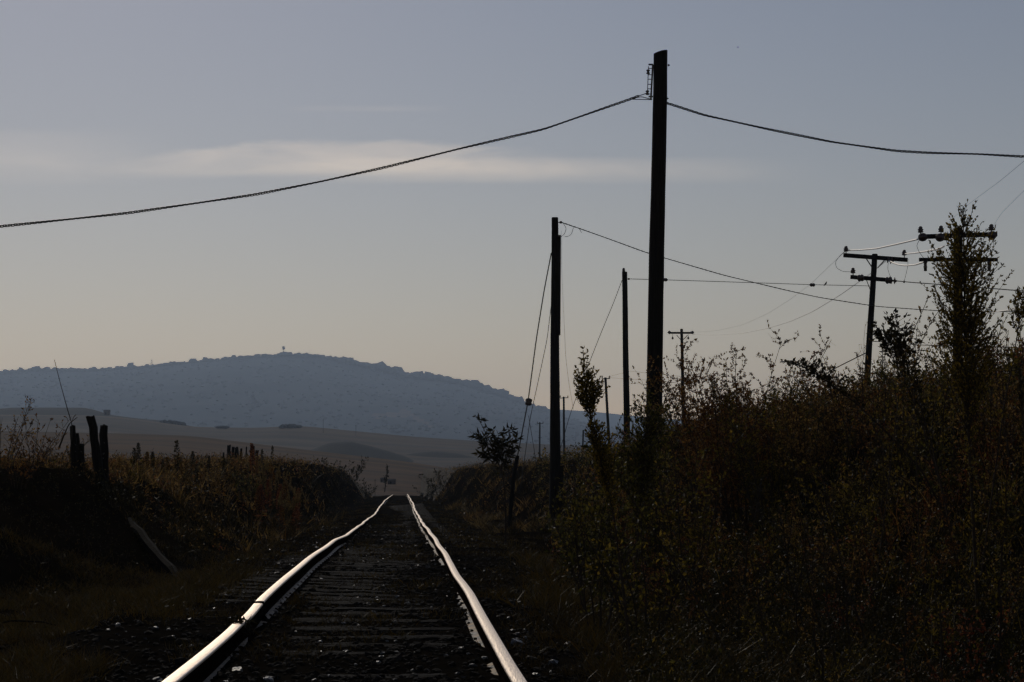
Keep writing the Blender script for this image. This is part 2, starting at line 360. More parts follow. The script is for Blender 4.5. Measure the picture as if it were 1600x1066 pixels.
far_tree('round_tree', 716, 592, 603, 11, 3985, 'small round tree just right of the umbrella tree', 'round')
# radio mast on the summit
o = empty('radio_mast', P(484, 560, 3985), 'thin mast on the hilltop right of the tall tree', 'mast')
b = MB(); h = 20.; b.tube([(0,0,0),(0,0,h)], [.35,.22], 5); b.build('shaft', M['iron'], o)
for k in (.7,.85):
    b = MB(); b.beam((-1.1,0,h*k),(1.1,0,h*k),.15,.15); b.build('aerial', M['iron'], o)
# shrub clumps on the far field
def far_clump(px0, px1, py, top, Y, label):
    b = MB(); n = 120; px = rng.uniform(px0, px1, n); s = (px1-px0)/F*Y
    base = P((px0+px1)/2, py, Y)
    x = (px-800)/F*Y; env = np.sqrt(np.clip(1-((px-(px0+px1)/2)/((px1-px0)/2))**2, 0, 1))
    hh = (py-top)/F*Y
    c = np.stack([x, Y+rng.uniform(-6, 6, n), base[2]+rng.uniform(0, .7, n)*hh*env], -1)
    blobs(b, c, rng.uniform(.16, .28, n)*hh*.8+.6); tag(b.build('thicket', M['woods'], origin=base), label, 'thicket', 'thickets on the far fields')
far_clump(439, 470, 668, 662.5, 1040, 'small dark thicket alone on the ridge of the far fields')
far_clump(340, 356, 668, 666, 1045, 'low thicket left of the small dark thicket on the far field')
far_clump(240, 290, 664, 656, 1090, 'long dark thicket at the foot of the flat topped rise')
# tiny hut and sheds
def hut(name, px, py, wpx, hpx, Y, label):
    base = P(px, py, Y); w = wpx/F*Y; h = hpx/F*Y
    o = empty(name, base, label, 'building')
    b = MB(); b.box((0,0,h*.3),(w,w*.8,h*.9)); b.build('wall', M['shedwall'], o)
    b = MB(); b.add([(-w*.56,-w*.46,h*.72),(w*.56,-w*.46,h*.72),(w*.56,w*.46,h*.72),(-w*.56,w*.46,h*.72),(-w*.56,0,h*1.1),(w*.56,0,h*1.1)],[(0,1,5,4),(2,3,4,5)],[(0,4,3),(1,2,5)]); b.build('roof', M['shedroof'], o)
    b = MB(); b.box((-w*.1,-w*.42,h*.25),(w*.22,.06*w,h*.5)); b.build('door', M['postwood'], o)
hut('farm_hut', 167, 648, 9, 7, 1090, 'tiny farm hut on the far slope beside the flat topped rise')
hut('shed', 612, 756, 12, 7, 285, 'low bluish shed at the foot of the brown field')
hut('shed', 597, 753, 5, 6, 288, 'small narrow shed just left of the low bluish shed')
# thin far posts in the fields
for px, t, bs, Y, lab in ((565,711,744,330,'thin lone post standing in the brown field'),(586,749,772,262,'short thin post just left of the end of the rails'),(505,655,676,1010,'thin pylon on the far field left of its twin'),(556,664,684,1010,'thin pylon on the far field right of its twin')):
    b = MB(); a = P(px, bs, Y); t3 = P(px, t, Y); r = .55/F*Y*.6
    o = empty('field_post', a, lab, 'post'); hh = t3[2]-a[2]
    b.tube([(0,0,-1),(0,0,hh)], [r*1.2, r], 6); b.build('shaft', M['postwood'], o)
    b = MB(); b.beam((-r*4,0,hh*.93),(r*4,0,hh*.93), r*1.2, r*1.2); b.build('crossarm', M['postwood'], o)

# ------------------------------------------------------------------ track
LRT = [(259.4,1066),(318,1018.7),(366,978),(373,968.7),(385.5,962.5),(400,947),(408,936),(430,915.6),(447,900),(463,886.7),(481.5,872.6),(502,858.5),(515,850),(528,841.6),(537,837.4),(544,834.6),(549,830.4),(553,826),(564,819),(571.6,813.5),(584,805),(590.6,796.6),(597,788),(601,782.5),(608,777),(614.5,772.7)]
RRT = [(816,1066),(796.7,1035.4),(777,998.7),(757,962),(736.6,925),(715.8,897.6),(706.7,880),(693.7,861),(681,844.4),(674,833),(666.5,822),(657,810.7),(652.6,802.8),(649.8,796.4),(647.8,792.6),(645,784.8),(640.8,778),(637.2,771.8)]
def rail_curve(tr, off):
    """tops of a rail from its sleepers: even gauge, dips and humps in height"""
    k = F*(-.23+off)
    d = np.array([k/(px-628) for px, _ in tr]); z = np.array([-(py-737)/F*dd for (_, py), dd in zip(tr, d)])+CAMZ
    o = np.argsort(d); d, z = d[o], z[o]
    ys = np.concatenate([np.linspace(2, 45, 345), np.linspace(45.4, 240, 280)])
    zz = np.interp(ys, d, z)
    far = ys > d[-1]-1; zz[far] = np.interp(ys[far], [d[-1]-1, 240], [z[-1], ZT(240)+.1])
    zz[ys < d[0]] = z[0]
    for _ in range(10): zz[1:-1] = (zz[:-2]+2*zz[1:-1]+zz[2:])/4
    return ys, zz
RY, LZ = rail_curve(LRT, -.7525); _, RZ = rail_curve(RRT, .7525)
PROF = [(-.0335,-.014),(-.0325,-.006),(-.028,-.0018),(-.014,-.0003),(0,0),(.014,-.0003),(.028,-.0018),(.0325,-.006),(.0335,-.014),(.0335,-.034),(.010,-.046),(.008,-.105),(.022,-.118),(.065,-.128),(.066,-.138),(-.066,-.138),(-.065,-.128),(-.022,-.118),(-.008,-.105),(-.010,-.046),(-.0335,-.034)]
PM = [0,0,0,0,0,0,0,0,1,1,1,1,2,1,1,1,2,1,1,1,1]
YDIR = np.array((-.0614, 1, 0))
def rail_obj(y0, y1, zz, off, label, dz=0.):
    k = (RY >= y0) & (RY <= y1); ys = RY[k]
    wig = .006*np.sin(ys*.9+off)+.01*np.sin(ys*.23+2*off)
    ctr = np.stack([XC(ys)+off+wig*np.clip(ys/20, .3, 1.5), ys, zz[k]+dz], -1)
    n = len(ys); m = len(PROF); pr = np.array(PROF)
    v = ctr[:, None]+np.stack([pr[:, 0], np.zeros(m), pr[:, 1]], -1)[None]
    i = np.arange(n-1)[:, None]*m; j = np.arange(m)[None]; kk = (j+1) % m
    q = np.stack([i+j, i+m+j, i+m+kk, i+kk], -1)
    b = MB(); b.v = [v.reshape(-1, 3)]; b.n = n*m
    mi = np.broadcast_to(np.array(PM)[None], q.shape[:2])
    b.q = [q.reshape(-1, 4)]; b.qm = [mi.reshape(-1)]
    for e in (0, n-1):
        for jj in range(1, m-1): b.t.append(np.array([(e*m, e*m+jj, e*m+jj+1)])); b.tm.append(np.array([1]))
    org = ctr[0]-np.array((0, 0, .138))
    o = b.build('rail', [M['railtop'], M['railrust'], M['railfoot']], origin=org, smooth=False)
    tag(o, label, 'rail', 'rails of the railway track')
    return o, org
JY = 12.42
nr, norg = rail_obj(2, JY-.012, LZ, -.7525, 'near length of the left rail, its polished head ending at a broken joint', -.004)
fr_, forg = rail_obj(JY+.012, 240, LZ, -.7525, 'wavy left rail beyond the joint, running to the far crest')
rr_, rorg = rail_obj(2, 240, RZ, .7525, 'bright right hand rail, unbroken from the foreground to the crest')
# joint bars and bolts on the left rail
zj = float(np.interp(JY, RY, LZ))
for sd in (-1, 1):
    b = MB(); xj = XC(JY)-.7525+sd*.021
    b.beam((xj+.0614*.3, JY-.3, zj-.075), (xj-.0614*.3, JY+.3, zj-.075), .018, .06)
    jb = b.build('joint_bar', M['railrust'], None, origin=norg); jb.parent = nr; jb.location = (0,0,0)
    for k in (-.2,-.08,.08,.2):
        bb = MB(); bb.lathe((xj-.0614*k+sd*.009, JY+k, zj-.075), [(.016,0),(.016,.012),(.009,.014),(.009,.024)], 6, (sd,0,0))
        bo = bb.build('bolt', M['railrust'], None, origin=norg); bo.parent = jb; bo.location = (0,0,0)

# sleepers
def tie_mesh(seed):
    r = np.random.default_rng(seed); b = MB(); n = 16
    xs = np.linspace(-1.28, 1.28, n)
    pr = [(-.115,-.16),(-.118,-.02),(-.105,-.004),(-.05,.0),(.0,-.002),(.055,.0),(.107,-.004),(.118,-.02),(.115,-.16)]
    m = len(pr); v = []
    for x in xs:
        for (a, c) in pr: v.append((x, a+r.normal(0, .004), c+(r.normal(0, .005) if c > -.1 else 0)))
    q = [(i*m+j, i*m+j+1, (i+1)*m+j+1, (i+1)*m+j) for i in range(n-1) for j in range(m-1)]
    t = [(e*m, e*m+j, e*m+j+1) for e in (0, n-1) for j in range(1, m-1)]
    b.add(v, q, t); return b
TM = [tie_mesh(s) for s in range(4)]
tie_src = []
plate_me = spike_me = None
yy = 3.0; k = 0; ties = []
while yy < 92:
    ties.append(yy); yy += .56+random.uniform(-.05, .05)
for k, y in enumerate(ties):
    z = float(ZT(y)); x = float(XC(y))
    lab = 'dark weathered sleeper half buried in ballast under the bright rails'
    if k < 4:
        o = TM[k].build('railway_sleeper', M['tiewood']); tie_src.append(o)
        for s in (-1, 1):
            b = MB(); b.box((s*.7525, 0, .006), (.142, .17, .008)); pl = b.build('tie_plate', M['railrust'], o)
            for q, (dx, dy) in enumerate(((-.068, .05), (.068, -.05))):
                b = MB(); b.box((s*.7525+dx, dy, .016), (.012, .014, .026)); b.lathe((s*.7525+dx*.93, dy, .028), [(.010,0),(.011,.006),(.006,.010)], 7)
                b.build('spike', M['railrust'], pl)
        tag(o, lab, 'sleeper', 'sleepers under the rails')
    else:
        src = tie_src[k % 4]
        if y < 32: o = copy_tree(src)
        else: o = src.copy(); col.objects.link(o)
    zl = float(np.interp(y, RY, LZ)); zr = float(np.interp(y, RY, RZ))
    o.location = (x, y, (zl+zr)/2-.138-.013)
    o.rotation_euler = (0, -math.atan2(zr-zl, 1.505), .0614+random.uniform(-.03, .03))

# ballast stones
n = 19000
y = 6.3+(rng.uniform(0, 1, n)**1.9)*42; u = rng.normal(0, 1.15, n); u = np.where(abs(u) > 2.9, rng.uniform(-2.6, 2.6, n), u)
r = rng.gamma(3, .0036, n)+.0045
keep = (abs(abs(u)-.7525) > .045)
y, u, r = y[keep], u[keep], r[keep]
x = XC(y)+u; z = H(x, y)+r*.25
b = MB(); blobs(b, np.stack([x, y, z], -1), r, .6, .35)
tag(b.build('gravel', M['stone']), 'dark ballast stones scattered between and beside the rails', 'ballast', kind='stuff')

# ------------------------------------------------------------------ poles and wires
def pole_shaft(o, pts, r0, r1, slant=0., name='shaft', m='polewood', n=12):
    """pts: local bottom and top; slightly uneven tapered timber"""
    b = MB(); a = np.array(pts[0], float); c = np.array(pts[1], float); k = 26
    t = np.linspace(0, 1, k); L = a+(c-a)*t[:, None]
    L[:, 0] += .008*np.sin(t*9+a[2])+.012*np.sin(t*3.7)
    th = np.linspace(0, 2*math.pi, n, endpoint=False); V = []
    for i, p in enumerate(L):
        rr = (r0+(r1-r0)*t[i])*(1+.025*np.sin(3*th+t[i]*5)+rng.normal(0, .012, n))
        ring = np.stack([p[0]+rr*np.cos(th), p[1]+rr*np.sin(th), np.full(n, p[2])], -1)
        if i == k-1: ring[:, 2] += slant*np.cos(th)
        V.append(ring)
    v = np.concatenate(V); i = np.arange(k-1)[:, None]*n; j = np.arange(n)[None]; kk = (j+1) % n
    q = np.stack([i+j, i+kk, i+n+kk, i+n+j], -1).reshape(-1, 4)
    tr = [(e*n, e*n+jj, e*n+jj+1) for e in (0, k-1) for jj in range(1, n-1)]
    b.add(v, q, tr); return b.build(name, M[m], o, smooth=False)
PIN = [(.012,-.10),(.012,.0),(.055,.0),(.065,.02),(.045,.035),(.06,.05),(.065,.065),(.04,.085),(.045,.10),(.035,.13),(.001,.14)]
def pin_insulator(o, p, s=1.):
    b = MB(); b.lathe(p, [(r*s, h*s) for r, h in PIN], 9); return b.build('insulator', M['porcelain'], o, smooth=True)
def disc_insulator(o, p, axis, s=1., n=2):
    b = MB(); pr = [(.012,0)]
    for i in range(n): pr += [(.03,.02+.11*i),(.12,.05+.11*i),(.12,.065+.11*i),(.035,.09+.11*i)]
    pr += [(.012,.11*n+.03)]
    b.lathe(p, [(r*s, h*s) for r, h in pr], 12, axis); return b.build('insulator', M['porcelain'], o, smooth=True)

def pole_at(name, px, pybase, pxt, pyt, Y, r0, r1, label, zb=None, group='utility poles beside the track', slant=0.):
    base = P(px, pybase, Y); top = P(pxt, pyt, Y)
    g = float(H(base[0], base[1])) if zb is None else zb
    # extend the axis down to the ground
    k = (g-.3-top[2])/(base[2]-top[2]); foot = top+(base-top)*k
    o = empty(name, (foot[0], foot[1], g), label, 'utility pole', group)
    L0 = np.array(o.location)
    pole_shaft(o, (foot-L0, top-L0), r0, r1, slant)
    def loc(px, py, dy=0.): return P(px, py, Y+dy)-L0
    return o, loc

# the tall pole in front
main, ml = pole_at('utility_pole', 1021.2, 600, 1032.7, 81.5, 31, .148, .122, 'tallest nearest pole with slanted top and a bracket of spool insulators', slant=.03)
b = MB()
b.beam(ml(1020,101), ml(1017,155), .03, .012)
for py, w in ((101,3.5),(151,3)): b.beam(ml(1014.5-w/3,py), ml(1020,py), .05, .02)
b.tube([ml(1013.2,104), ml(1011.6,148)], .008, 6)
for py in (107,117,124,132,139,147): b.beam(ml(1012.5-.1,py), ml(1019,py), .012, .012)
b.build('insulator_rack', M['iron'], main)
for py in (112.5, 145):
    b = MB(); c = ml(1012.7-(py-112)/30, py)
    b.lathe(c+np.array((0,0,-.04)), [(.018,0),(.032,.005),(.034,.022),(.020,.032),(.020,.048),(.034,.058),(.032,.075),(.018,.08)], 10); b.build('insulator', M['porcelain'], main, smooth=True)
for py, px in ((102,1043.5),(154,1041.5)):
    b = MB(); b.lathe(ml(px,py), [(.022,0),(.022,.015),(.012,.016),(.012,.035)], 6, (1,0,0)); b.build('bolt', M['iron'], main)
# second pole, with a spliced side plank and a stub
sec, sl = pole_at('utility_pole', 866.2, 770, 867.2, 340, 50, .172, .092, 'second pole from the track with a splice plank bolted to its side')
b = MB(); b.beam(sl(873.4,371,-.02), sl(872.6,524,-.02), .11, .13); b.build('splice_plank', M['polewood'], sec)
b = MB(); b.beam(sl(876.5,728,-.1), sl(874.5,800,-.1), .15, .16); b.build('stub', M['polewood'], sec)
for px, py in ((877,347.5),(875.3,369)):
    b = MB(); c = sl(px,py); b.lathe(c+np.array((-.05,0,0)), [(.01,-.05),(.01,0),(.03,.002),(.042,.02),(.03,.035),(.042,.05),(.03,.07),(.01,.075)], 9, (1,0,0)); b.build('insulator', M['porcelain'], sec, smooth=True)
b = MB(); b.tube([sl(862,348),sl(873,347.5)], .012, 6); b.build('through_bolt', M['iron'], sec)
# third pole
thd, tl = pole_at('utility_pole', 979, 700, 976, 425, 65, .122, .095, 'slim pole just left of the tallest pole with one pin insulator on top')
pin_insulator(thd, tl(974.5,424.5), 1.0)
b = MB(); b.lathe(tl(981,436), [(.01,-.06),(.01,0),(.03,.002),(.042,.02),(.03,.035),(.042,.05),(.01,.075)], 8, (1,0,0)); b.build('insulator', M['porcelain'], thd, smooth=True)
# T pole A
ta, al = pole_at('crossarm_pole', 1354, 600, 1367, 397, 69, .14, .108, 'leaning pole with two crossarms standing clear against the sky')
def arm(o, a, b_, w=.10, h=.12, dy=-.14):
    b = MB(); b.beam(a+np.array((0,dy,0)), b_+np.array((0,dy,0)), w, h); return b.build('crossarm', M['polewood'], o)
def brace(o, a, b_, r=.02, dy=-.16):
    b = MB(); b.beam(a+np.array((0,dy,0)), b_+np.array((0,dy,0)), r*1.2, r*2); return b.build('brace', M['iron'], o)
arm(ta, al(1317,399.5), al(1416.5,407), .12, .155); arm(ta, al(1328,433.5), al(1390,438.5), .12, .15)
brace(ta, al(1351.5,404), al(1361.5,419)); brace(ta, al(1382,406), al(1370,419.5)); brace(ta, al(1352,437), al(1359,455))
for px, py in ((1322,396),(1413,402),(1333,430)): pin_insulator(ta, al(px,py,-.14)+np.array((0,0,.075)), 1.55)
for px, py, ax in ((1385.5,405,(.9,-.3,-.35)),(1340.5,435,(.7,-.7,0)),(1384,438.5,(.7,-.7,.0)),(1390,438.6,(1,-.2,-.05))):
    disc_insulator(ta, al(px,py,-.14), ax, 1.15)
# T pole B, behind the tall sapling
tb_, bl = pole_at('crossarm_pole', 1496, 600, 1497, 357, 56, .165, .14, 'thick pole with two long crossarms half hidden by the tallest sapling')
arm(tb_, bl(1434,371.5), bl(1555,367.5), .11, .14, -.2); arm(tb_, bl(1434,407), bl(1556,407), .1, .11, -.2)
for px, py in ((1438.5,366),(1470.5,365),(1549,362.5)): pin_insulator(tb_, bl(px,py,-.2)+np.array((0,0,.05)), 1.45)
for px, py in ((1440,371),(1467,371.5),(1548,368)): disc_insulator(tb_, bl(px,py,-.28), (0.05,-1,-.1), 1.1)
for px in (1446,1546):
    b = MB(); b.lathe(bl(px,424,-.22), [(.02,0),(.05,.01),(.05,.1),(.065,.11),(.05,.13),(.065,.15),(.05,.17),(.05,.26),(.07,.27),(.07,.3)], 8); b.build('fuse_cutout', M['porcelain'], tb_, smooth=True)
brace(tb_, bl(1474,410), bl(1490,432), .02, -.2); brace(tb_, bl(1520,410), bl(1503,432), .02, -.2)
# T pole C, farther
tc_, cl_ = pole_at('crossarm_pole', 1067.5, 640, 1065, 514, 140, .15, .11, 'small distant pole with a single drooping crossarm right of the tallest pole')
arm(tc_, cl_(1046,520.5), cl_(1083,520.5), .11, .15); brace(tc_, cl_(1057,524), cl_(1063,531), .025); brace(tc_, cl_(1074,524), cl_(1067.5,531), .025)
for px in (1051,1075.5):
    b = MB(); b.lathe(cl_(px,530.5,-.14), [(.02,0),(.07,.02),(.08,.1),(.05,.2),(.015,.22),(.015,.42)], 8); b.build('insulator', M['porcelain'], tc_, smooth=True)
disc_insulator(tc_, cl_(1047.5,521,-.14), (-.6,.5,.6), 1.1); disc_insulator(tc_, cl_(1080,521,-.14), (.6,-.5,.5), 1.1)
# distant row
for px, pyb, pxt, pyt, Y, w, lab in ((951,680,946,590,190,13,'leaning distant pole with a short crossarm behind the round headed sapling'),
                                  (881.3,700,880.8,620,240,13,'distant straight pole close to the right edge of the second pole'),
                                  (843,727,843.5,660,320,10,'shortest distant pole left of the second pole'),
                                  (910.5,700,911.5,672,290,0,'distant pole showing only its top beside the round headed sapling')):
    o, ll = pole_at('distant_pole', px, pyb, pxt, pyt, Y, .17, .13, lab, group='small distant poles along the line', zb=float(P(px,735,Y)[2]))
    if w:
        b = MB(); b.beam(ll(pxt-w*.45,pyt+2.2,-.15), ll(pxt+w*.55,pyt+1.6,-.15), .09, .1); b.build('crossarm', M['polewood'], o)
        for q in (-.4,.5):
            b = MB(); b.lathe(ll(pxt+w*q,pyt+1.2,-.15), [(.02,0),(.08,.04),(.05,.1),(.08,.16),(.01,.3)], 7); b.build('insulator', M['porcelain'], o)

def spline(pts, n=60):
    p = np.array(pts, float); t = np.linspace(0, 1, len(p)); L = np.concatenate([[0], np.cumsum(np.linalg.norm(np.diff(p[:, :2], axis=0), axis=1))]); L /= L[-1]
    tt = np.linspace(0, 1, n); out = np.stack([np.interp(tt, L, p[:, i]) for i in range(3)], -1)
    for _ in range(max(2, n//22)): out[1:-1] = (out[:-2]+2*out[1:-1]+out[2:])/4
    return out
def wire_pts(pts, n=60): return np.array([P(*q) for q in spline(pts, n)])
def wire(name, pts, r, m, label, cat='wire', n=60, group='wires between the poles', sides=5):
    w = wire_pts(pts, n); b = MB(); b.tube(w, r, sides)
    return tag(b.build(name, M[m], smooth=True, origin=w[0]), label, cat, group)
def twisted(b, w, r, off, turns, ph=0.):
    s = np.linspace(0, turns*2*math.pi, len(w)); T = np.gradient(w, axis=0); T /= np.linalg.norm(T, axis=1)[:, None]
    A = np.cross(T, (0, 1, 0.)); A /= np.linalg.norm(A, axis=1)[:, None]; B = np.cross(T, A)
    amp = off*(1+.35*np.sin(s*.13+1))
    b.tube(w+A*(amp*np.cos(s+ph))[:, None]+B*(amp*np.sin(s+ph))[:, None], r, 5)
# twisted service cables from the tall pole
w = wire_pts([(998,150,31),(985,155,31),(950,167,31),(910,181,31),(850,202,30.7),(720,232,30.2),(600,262,29.6),(500,284,29.2),(400,304,28.8),(200,333,28),(0,354,27.2),(-160,366,26.5)], 420)
b = MB()
for ph in (0, 2.1, 4.2): twisted(b, w, .0088, .0125, 46, ph)
for q in ([(998,150,31),(1006,147.5,31),(1012,145,31)],[(985,155,31),(1002,151,31),(1012,154,31),(1019,155.5,31)],[(985,155.3,31),(1000,155.5,31),(1019,156,31)]): b.tube(wire_pts(q, 14), .008, 5)
tag(b.build('service_cable', M['cable'], smooth=True, origin=w[0]), 'twisted black cable from the tallest pole down to the left edge of the photo', 'cable', 'wires between the poles')
w = wire_pts([(1041,161,31),(1060,167,31),(1100,180,31),(1200,202,31),(1300,222,31),(1400,236,31),(1450,239,31),(1530,241,31),(1600,245,31),(1760,244,31)], 300)
b = MB()
for ph in (0, 2.1, 4.2): twisted(b, w, .0088, .0125, 30, ph)
tag(b.build('service_cable', M['cable'], smooth=True, origin=w[0]), 'twisted black cable from the tallest pole to the right edge', 'cable', 'wires between the poles')
# cable from the second pole
w = wire_pts([(877,347.5,50),(890,352,50),(905,357,50),(950,373,51),(1010,395,52),(1130,430,54),(1230,454,56),(1280,465,57),(1370,479,59),(1440,484,60),(1490,487,61),(1600,487,63),(1750,484,66)], 200)
b = MB(); twisted(b, w, .011, .006, 60); twisted(b, w, .011, .006, 60, 3.1)
b.tube(wire_pts([(880,349,50),(885,357,50),(882,366,50),(877,370,50)], 16), .007, 4)
b.tube(wire_pts([(896,355.5,50),(893,366,50),(887,370,50),(877,370,50)], 16), .007, 4)
b.tube(wire_pts([(905,357.5,50),(909,364,50)], 4), .006, 4)
tag(b.build('service_cable', M['cable'], smooth=True, origin=w[0]), 'black cable with loose tails from the top of the second pole', 'cable', 'wires between the poles')
# line with strain insulators from the slim pole to crossarm pole A
ln = wire('line_wire', [(984,436,65),(1040,437.5,66),(1150,441,67),(1268,445,68),(1330,446.3,69),(1359,447,69)], .012, 'cable', 'thin level wire from the slim pole to the leaning crossarm pole with strain insulators')
for px, py in ((1038.5,437.2),(1269,445.3)):
    b = MB(); b.lathe(P(px-4,py-.1,66.5), [(.02,0),(.06,.03),(.07,.08),(.05,.1),(.07,.13),(.06,.18),(.02,.21)], 8, (1,0,-.03)); bo = b.build('strain_insulator', M['porcelain'], None, smooth=True, origin=ln.location); bo.parent = ln; bo.location = (0,0,0)
w1 = wire('line_wire', [(1399,439,69),(1425,441.5,68),(1500,447,65),(1600,455,62),(1750,465,58)], .02, 'cable', 'dark wire from the lower crossarm of the leaning pole to the right edge')
for px, py in ((1399.5,439.2),(1412.5,440.3)):
    b = MB(); b.lathe(P(px-1.5,py,69), [(.015,0),(.05,.02),(.05,.06),(.015,.08)], 8, (1,0,-.1)); bo = b.build('clamp', M['iron'], None, origin=w1.location); bo.parent = w1; bo.location = (0,0,0)
wire('line_wire', [(1364,533.5,69),(1400,536,68),(1440,539.5,66),(1545,541.5,62),(1600,544,59),(1700,548,56)], .017, 'cable', 'lowest dark wire crossing behind the tallest sapling')
wire('conductor', [(1323,391.5,68.9),(1345,390.8,67.5),(1370,388.5,65),(1400,382,60),(1434,374,56.2)], .028, 'alu', 'bright sunlit wire between the two upper crossarms, upper one')
wire('conductor', [(1414,397,68.9),(1430,395.5,64),(1450,392.5,59),(1467,389,57),(1475,385,56)], .028, 'alu', 'bright sunlit wire between the two upper crossarms, lower one')
wire('conductor', [(1388,407,68.8),(1396,411,68),(1405,414,66),(1416,415.2,65),(1430,414,63),(1446,409,57)], .028, 'alu', 'bright sunlit jumper sagging under the upper crossarm')
wire('conductor', [(1083,522.5,140),(1115,523.5,130),(1160,521,112),(1200,513,98),(1235,502.5,88),(1270,487,80),(1310,463,74),(1360,428,70.5),(1385,407,69)], .013, 'alu', 'bright sagging wire rising from the distant drooping crossarm, lower one')
wire('conductor', [(1083,519.5,140),(1120,517,125),(1160,508,108),(1200,490,92),(1235,468,82),(1268,443,75),(1300,412,70.5),(1322,392,69)], .005, 'guy', 'faint grey wire rising from the distant drooping crossarm, upper one')
wire('conductor', [(1500,493,46),(1544,489,42),(1575,485,39),(1600,480,37),(1680,462,33)], .011, 'alu', 'short bright wire behind the tallest sapling near the right edge')
wire('jumper_wire', [(1321,392,69),(1312,400,69),(1305,410,69),(1307,419,69),(1317,424.5,69),(1331,425,69)], .009, 'guy', 'loose grey jumper loop left of the leaning crossarm pole', n=30)
wire('jumper_wire', [(1388,410,69),(1387,420,69),(1390,430,69),(1394,436,69)], .008, 'guy', 'short grey jumper between the two arms, left one', n=20)
wire('jumper_wire', [(1419,404,69),(1418.5,415,69),(1416,427,69),(1413,439,69)], .008, 'guy', 'short grey jumper between the two arms, right one', n=20)
wire('jumper_wire', [(1437,374,56),(1432,384,56),(1436,394,56),(1446,407,56)], .008, 'guy', 'curved grey jumper at the left end of the thick pole crossarms', n=20)
wire('jumper_wire', [(1552,370,56),(1553,382,56),(1550,395,56),(1547,407,56)], .008, 'guy', 'curved grey jumper at the right end of the thick pole crossarms', n=20)
wire('overhead_wire', [(1470,362,56),(1490,340,47),(1515,318,40),(1560,285,31),(1600,252,26),(1700,160,18)], .0028, 'guy', 'very faint wire rising to the right above the tallest sapling, left one')
wire('overhead_wire', [(1549,358,56),(1565,333,45),(1600,298,36),(1700,200,24)], .003, 'guy', 'very faint wire rising to the right above the tallest sapling, right one')
wire('distant_wire', [(950,590,190),(975,592,180),(1010,594,165),(1046,597,150),(1067,600,140)], .014, 'guy', 'faint wire between the distant poles right of the slim pole')
wire('distant_wire', [(950,589,190),(985,580,175),(1020,584,160),(1062,588,140)], .012, 'guy', 'faint upper wire between the distant poles right of the slim pole')
# guys
def guy(name, pts, r, m, label): return wire(name, pts, r, m, label, 'guy wire', 40, 'guy wires of the poles')
ga = P(795, 790, 50); gz = float(H(ga[0], 50))
g1 = guy('guy_wire', [(861.5,395,50),(850,455,50),(838,530,50),(825,628,50),(808.5,713,50)], .017, 'guy', 'long guy wire with a block insulator from the second pole to a guard rod')
b = MB(); b.lathe(P(825.3,634,50), [(.03,0),(.09,.02),(.1,.07),(.08,.1),(.1,.14),(.09,.19),(.03,.21)], 8, (.12,0,1)); bo = b.build('block_insulator', M['porcelain'], None, smooth=True, origin=g1.location); bo.parent = g1; bo.location = (0,0,0)
b = MB(); a_ = P(808.5,712,50); b.tube([a_, a_*.5+ga*.5, (ga[0], 50, gz-.1)], [.055,.06,.055], 8); bo = b.build('guard_rod', M['polewood'], None, origin=g1.location); bo.parent = g1; bo.location = (0,0,0)
guy('guy_wire', [(862,470,50.3),(855,530,50.3),(840,600,50.3),(829,650,50.3),(822,700,50.3),(812,770,50.3)], .009, 'guy', 'thin second guy wire close beside the long guy wire')
guy('guy_wire', [(826,650,52),(830,675,52),(835,705,52),(838,728,52)], .008, 'guy', 'short faint wire dropping right of the guard rod')
guy('guy_wire', [(972,438,65),(958,475,65),(942,513,65),(925,556,65),(908,600,65),(890,650,65),(876,700,65)], .011, 'guy', 'guy wire from the slim pole down to the left')
guy('guy_wire', [(1352,552,69),(1340,558,69),(1322,567,69),(1300,578,69),(1270,600,69)], .022, 'guy', 'stout guy wire low on the leaning crossarm pole')
guy('guy_wire', [(1062,600,140),(1050,608,140),(1030,625,140)], .02, 'guy', 'short guy wire on the distant drooping crossarm pole')
guy('guy_wire', [(877,360,50.2),(877.5,420,51),(884,560,52),(889,600,52),(896,640,53)], .004, 'guy', 'hair thin wire hanging behind the second pole')

# birds
def bird(p, s, label, flying=False):
    o = empty('bird', p, label, 'bird')
    b = MB(); b.tube([(-.5*s,0,-.55*s),(-.3*s,0,-.2*s),(0,0,.12*s),(.18*s,0,.38*s),(.24*s,0,.6*s),(.32*s,0,.74*s),(.46*s,0,.74*s)] if not flying else [(-.6*s,0,0),(-.2*s,0,0),(.1*s,0,.05*s),(.4*s,0,.06*s),(.55*s,0,.02*s)],
                     [.05*s,.09*s,.22*s,.22*s,.13*s,.14*s,.02*s] if not flying else [.04*s,.13*s,.17*s,.1*s,.02*s], 8); b.build('body', M['bird'], o, smooth=True)
    b = MB()
    if flying:
        for k in (-1,1): b.add([(-.1*s,0,.08*s),(.25*s,0,.08*s),(.05*s,k*.6*s,.22*s),(-.15*s,k*.55*s,.22*s),(-.25*s,k*1.1*s,.1*s)],[(0,1,2,3)],[(2,4,3)])
        b.build('wings', M['bird'], o)
    else:
        for k in (-1,1): b.tube([(-.05*s,k*.15*s,.2*s),(-.3*s,k*.17*s,-.1*s),(-.52*s,k*.1*s,-.5*s)],[.1*s,.13*s,.02*s],5)
        b.build('wings', M['bird'], o, smooth=True)
        b = MB(); [b.tube([(0,k*.06*s,0),(0,k*.06*s,-.2*s)], .015*s, 4) for k in (-1,1)]; b.build('feet', M['iron'], o)
bird(P(1290,444.3,68.2), .13, 'small dark bird perched on the level wire left of the leaning crossarm pole')
bird(P(1153,74,80), .085, 'tiny bird flying high in the sky right of the tallest pole', True)

